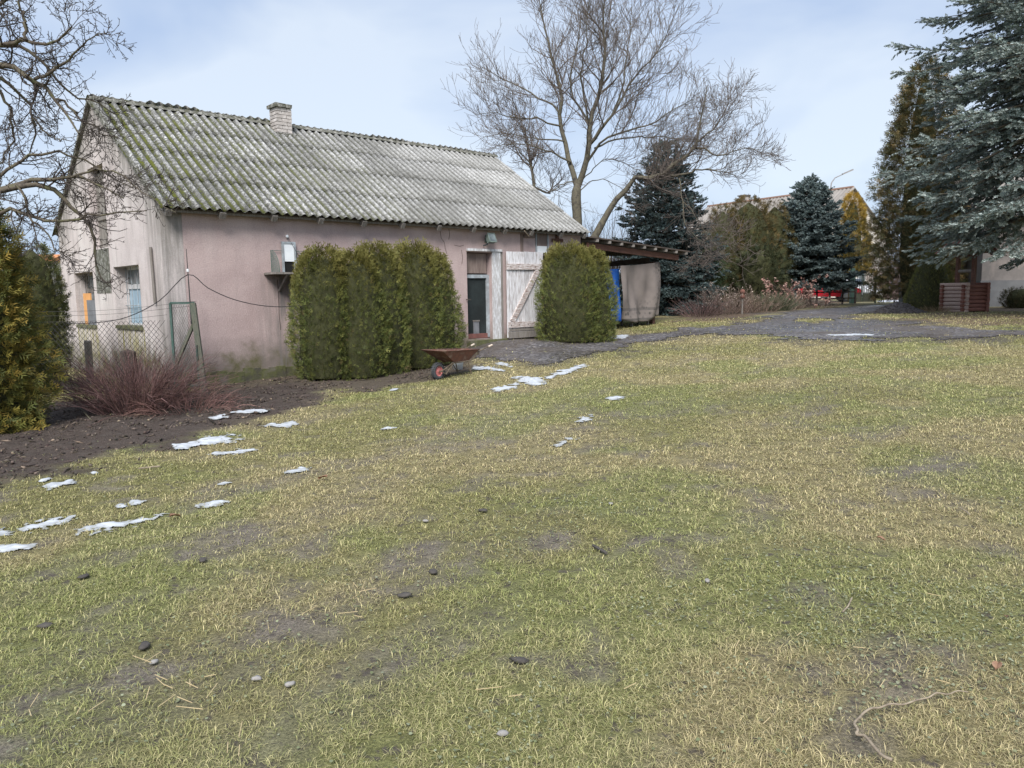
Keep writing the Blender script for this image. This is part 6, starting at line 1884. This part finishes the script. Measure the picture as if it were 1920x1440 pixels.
debris('mud_clod', 'clod', [(158, 1088), (812, 1077), (272, 1218), (975, 1250), (85, 1182), (905, 962), (380, 1056), (760, 1122)],
       ['dark round clod in the lawn below the left snow streaks', 'flat dark clod in the centre of the lawn', 'dark clod in the lawn above the scattered straw', 'bluish grey clod in the centre foreground', 'dark clod near the left edge of the lawn', 'small dark clod high in the centre lawn', 'small dark clod right of the round clod', 'small dark clod left of the foreground clods'], 'clod', 'mud clods on the lawn', .034)
debris('pebble', 'stone', [(290, 1250), (482, 1281), (798, 982), (1145, 949), (543, 1292), (1326, 1094), (943, 1385)],
       ['pinkish round stone by the straw', 'white stone right of the straw', 'white pebble high in the centre lawn', 'pale pebble right of the upper centre of the lawn', 'small pale pebble beside the white stone', 'tiny pale pebble in the right lawn', 'white pebble near the bottom centre'], 'stone', 'stones on the lawn', .020, .7)
def dry_leaf(px, py, lab, size=.05):
    r0 = np.random.default_rng(int(px + py)); V = []; F = []
    for i in range(7):
        u = i / 6; w_ = .42 * math.sin(math.pi * min(1, u * .95 + .04)) ** .8
        for v in (-1, 0, 1): V.append((u * 1.2 - .6, v * w_, .22 * v * v + .18 * math.sin(u * 3 + 1) + r0.normal() * .03))
    for i in range(6):
        for k_ in range(2): a_ = i * 3 + k_; F.append((a_, a_ + 1, a_ + 4, a_ + 3))
    me = bpy.data.meshes.new('dead_leaf'); me.from_pydata([tuple(np.array(v) * size) for v in V], [], F)
    o = link('dead_leaf', me, MAT['deadleaf'], None, on_lawn(px, py, .012), (0, 0, r0.uniform(0, 6)))
    tag(o, lab, 'leaf', 'dead leaves on the lawn')
for a_ in [(605, 903, 'curled brown leaf in the lawn right of the lone snow wedge', .075), (329, 976, 'tan leaf lying beside the longest snow streak', .07), (1886, 1168, 'orange brown leaf at the right edge', .034), (1868, 1265, 'big dark red brown leaf near the lower right corner', .045), (1652, 1018, 'small orange leaf in the right lawn', .04)]:
    dry_leaf(*a_)
# branch and sticks
bpx = [(1660, 1440), (1632, 1415), (1606, 1398), (1603, 1378), (1622, 1357), (1650, 1346), (1690, 1338), (1740, 1326), (1775, 1322), (1815, 1316)]
bpx[0] = (1672, 1452)
_bj = random.Random(12)
pp = [tuple(np.array(on_lawn(px, py, .026)) + np.array([_bj.uniform(-.004, .004), _bj.uniform(-.006, .006), _bj.uniform(-.003, .006)])) for px, py in [q for a_, b_ in zip(bpx[:-1], bpx[1:]) for q in (a_, ((a_[0] + b_[0]) / 2, (a_[1] + b_[1]) / 2))] + [bpx[-1]]]
tag(MB().tube([tuple(p) for p in smooth_line(pp, 4)], [.0062 - .004 * i / (len(smooth_line(pp, 4)) - 1) for i in range(len(smooth_line(pp, 4)))], 7).build('fallen_branch', 'stick', None, smooth=True), 'long thin bare branch curving over the grass in the lower right', 'branch')
for pts, r_, lab in [([(1580, 1157), (1590, 1145), (1597, 1131)], .0038, 'short white stick standing out in the right lawn'), ([(1800, 960), (1812, 966), (1818, 971)], .0045, 'short pale stick near the right edge'), ([(1112, 1030), (1137, 1045)], .010, 'stubby dark stick right of the lawn centre'), ([(260, 884), (300, 879)], .008, 'pale splinter of wood at the mud edge')]:
    tag(MB().tube([on_lawn(px, py, .012) for px, py in pts], r_, 6).build('twig', 'stick' if 'dark' not in lab else 'clod', None), lab, 'stick')
# loose straw
sv = MB(); r0 = random.Random(3)
for (cx_, cy_, n_, sp_) in ((310, 1300, 13, 45), (600, 1150, 4, 40), (930, 1310, 2, 30), (100, 1350, 4, 40), (690, 1120, 3, 30), (450, 1390, 3, 60), (1400, 1250, 4, 120), (1700, 1200, 4, 100)):
    for i in range(n_):
        px, py = cx_ + r0.gauss(0, sp_), cy_ + r0.gauss(0, sp_ * .55)
        if py > 1436: continue
        p = on_lawn(px, py, .014); a_ = r0.uniform(0, 3.14); l_ = r0.uniform(.018, .06)
        sv.tube([(p[0] - l_ * math.cos(a_), p[1] - l_ * math.sin(a_), p[2]), (p[0] + l_ * math.cos(a_), p[1] + l_ * math.sin(a_), p[2] + r0.uniform(0, .012))], .0017, 4)
MAT['straw'] = plain('straw', (.56, .45, .26), (.46, .36, .2), 20, .6, 0)
tag(sv.build('straw', 'straw'), 'loose pale straw stalks scattered over the lawn', 'straw', kind='stuff')

# ------------------------------------------------------------------ grass blades
def scatter(n, ymin, ymax, power, rg):
    """more blades near the camera, over the lawn a little wider than the view"""
    u = rg.uniform(0, 1, n); e_ = 2 - power
    Y = (ymin ** e_ + u * (ymax ** e_ - ymin ** e_)) ** (1 / e_)
    X = rg.uniform(-1, 1, n) * (Y * .72 + .6)
    return X, Y
rg = np.random.default_rng(5)
NB = 960000
X, Y = scatter(NB, 1.75, 24, 1.72, rg)
X += Y * .0
road, mud, hed, bed, bare, clov, hue = fields(X, Y)
tuft = fbm(X * 9, Y * 9, 101, 3)
keep = (1 - sstep(.10, .95, road) * .93) * (1 - sstep(0, .6, mud) * .997) * (1 - sstep(0, .6, hed) * .99) * (1 - bed * .6) * (1 - .82 * bare) * sstep(.30, .56, tuft + .08) * (1 - .35 * clov)
# inside the barn and on thick snow nothing grows
lx = (X - BC[0]) * BD[0] + (Y - BC[1]) * BD[1]; ly = (X - BC[0]) * BG[0] + (Y - BC[1]) * BG[1]
keep = np.where((lx > -.1) & (lx < BL + .1) & (ly > -.12) & (ly < BW), 0, keep)
sm = np.ones(len(X))
for poly in SNOW_POLYS:
    lo = poly.min(0) - .1; hi = poly.max(0) + .1
    q = np.nonzero((X > lo[0]) & (X < hi[0]) & (Y > lo[1]) & (Y < hi[1]))[0]
    if len(q): sm[q] *= np.where(sdf_poly(poly, X[q], Y[q]) < -.02, .22, 1)
sel = rg.uniform(0, 1, NB) < keep * sm
X, Y, hue, bare, clov, tuft = X[sel], Y[sel], hue[sel], bare[sel], clov[sel], tuft[sel]
if len(X) > 410000:
    X, Y, hue, bare, clov, tuft = [q[:410000] for q in (X, Y, hue, bare, clov, tuft)]
n = len(X)
Zg = terrain(X, Y) + (fbm(X * 6, Y * 6, 71, 3) - .5) * .014
az = rg.uniform(0, 2 * math.pi, n); 
lean_ = .45 + 1.15 * rg.uniform(0, 1, n) ** .45
ln = rg.uniform(.016, .046, n) * (.75 + .7 * tuft) * (1 + .02 * Y)
wd = rg.uniform(.0006, .0014, n) * np.maximum(1, Y / 2.6) ** .95
d1 = np.stack([np.cos(az) * np.sin(lean_ * .55), np.sin(az) * np.sin(lean_ * .55), np.cos(lean_ * .55)], 1)
l2 = np.minimum(lean_ * 1.25, 1.75)
d2 = np.stack([np.cos(az) * np.sin(l2), np.sin(az) * np.sin(l2), np.cos(l2)], 1)
sdv = np.stack([-np.sin(az), np.cos(az), np.zeros(n)], 1)
P0 = np.stack([X, Y, Zg - .004], 1); P1 = P0 + d1 * (ln * .5)[:, None]; P2 = P1 + d2 * (ln * .6)[:, None]
P2[:, 2] = np.maximum(P2[:, 2], Zg + .003)
V = np.stack([P0, P1 + sdv * wd[:, None] * 1.15, P2, P1 - sdv * wd[:, None] * 1.15], 1).reshape(-1, 3)
b = np.arange(n) * 4
F4 = np.stack([b, b + 1, b + 2, b + 3], 1)
base_c = lawn_colour(hue, X, Y) * 1.38
kind = rg.uniform(0, 1, n)
dry = np.array([.62, .52, .31]); grn = np.array([.215, .245, .085]); brn = np.array([.26, .19, .12])
pd_ = .24 + .30 * sstep(.42, .62, hue)
c = np.where((kind < pd_)[:, None], dry, np.where((kind < pd_ + .30)[:, None], grn, np.where((kind < pd_ + .38)[:, None], brn, base_c)))
c = c * .42 + base_c * .58
c = c * np.clip(1 + rg.normal(size=(n, 1)) * .26, .35, 1.8)
C = np.repeat(np.clip(c, .01, 1), 4, 0)
grass = link('grass', np_mesh('grass', V, F4, C), MAT['blade']); tag(grass, 'short sparse winter grass blades all over the lawn', 'grass', kind='stuff')

# crumbled earth and litter over the mud
N3 = 19000
X = rg.uniform(-9, -1, N3); Y = rg.uniform(6.5, 16, N3)
road, mud, hed, bed, bare, clov, hue = fields(X, Y)
lx = (X - BC[0]) * BD[0] + (Y - BC[1]) * BD[1]; ly = (X - BC[0]) * BG[0] + (Y - BC[1]) * BG[1]
sel = (rg.uniform(0, 1, N3) < np.maximum(mud, hed) * .85 * sstep(.3, .6, fbm(X * 2, Y * 2, 111, 3) + .1)) & ~((lx > -.1) & (ly > -.15))
X, Y = X[sel], Y[sel]; n = len(X)
Zg = terrain(X, Y)
Xa = unit(rg.normal(size=(n, 3)) * np.array([1, 1, .3])); Za = unit(np.cross(Xa, rg.normal(size=(n, 3)))); Ya = np.cross(Za, Xa)
s = (.007 + .026 * rg.uniform(0, 1, n) ** 3)[:, None]
el = np.where(rg.uniform(0, 1, n) < .22, 3.2, 1.2)[:, None]
V = replicate(OV, np.stack([X, Y, Zg + .008], 1), Xa * s * el, Ya * s * .8 / np.sqrt(el), Za * s * .7 / np.sqrt(el))
cc = tint(None, .25, n, rg, [(.085, .066, .055), (.062, .050, .043), (.125, .10, .082), (.20, .155, .115)], [.4, .35, .18, .07])
tag(link('mud_crumbs', np_mesh('mud_crumbs', V, rep_faces(OCT, 6, n), np.repeat(cc, 6, 0)), vcol('crumbled_earth', .9, .15)), 'crumbled dark earth and twig litter over the muddy bed', 'earth crumbs', kind='stuff')

# low creeping leaves between the blades
N2 = 60000
X, Y = scatter(N2, 1.75, 9, 1.5, rg)
road, mud, hed, bed, bare, clov, hue = fields(X, Y)
sel = rg.uniform(0, 1, N2) < clov * (.12 + .6 * sstep(-.8, .8, X)) * (1 - mud) + .05
X, Y = X[sel], Y[sel]; n = len(X)
Zg = terrain(X, Y) + (fbm(X * 6, Y * 6, 71, 3) - .5) * .014
TV = np.array([(0, 0, 0), (.35, .42, .12), (.85, .40, .10), (1.05, 0, .0), (.85, -.40, .10), (.35, -.42, .12)]); TF = np.array([(0, 1, 2, 3, 4, 5)])
a = rg.uniform(0, 6.28, n)
Xa = unit(np.stack([np.cos(a), np.sin(a), rg.uniform(-.1, .35, n)], 1)); Za = unit(np.stack([rg.normal(size=n) * .3, rg.normal(size=n) * .3, np.ones(n)], 1)); Ya = unit(np.cross(Za, Xa)); Za = np.cross(Xa, Ya)
s = rg.uniform(.006, .017, n)[:, None]
V = replicate(TV, np.stack([X, Y, Zg + rg.uniform(.006, .022, n)], 1), Xa * s, Ya * s, Za * s)
cl_c = tint(None, .2, n, rg, [(.225, .245, .145), (.175, .20, .105), (.27, .285, .19), (.19, .195, .11)])
clover = link('creeping_leaves', np_mesh('creeping_leaves', V, rep_faces(TF, 6, n), np.repeat(cl_c, 6, 0)), MAT['blade']); tag(clover, 'small grey green creeping leaves among the foreground grass', 'ground cover', kind='stuff')
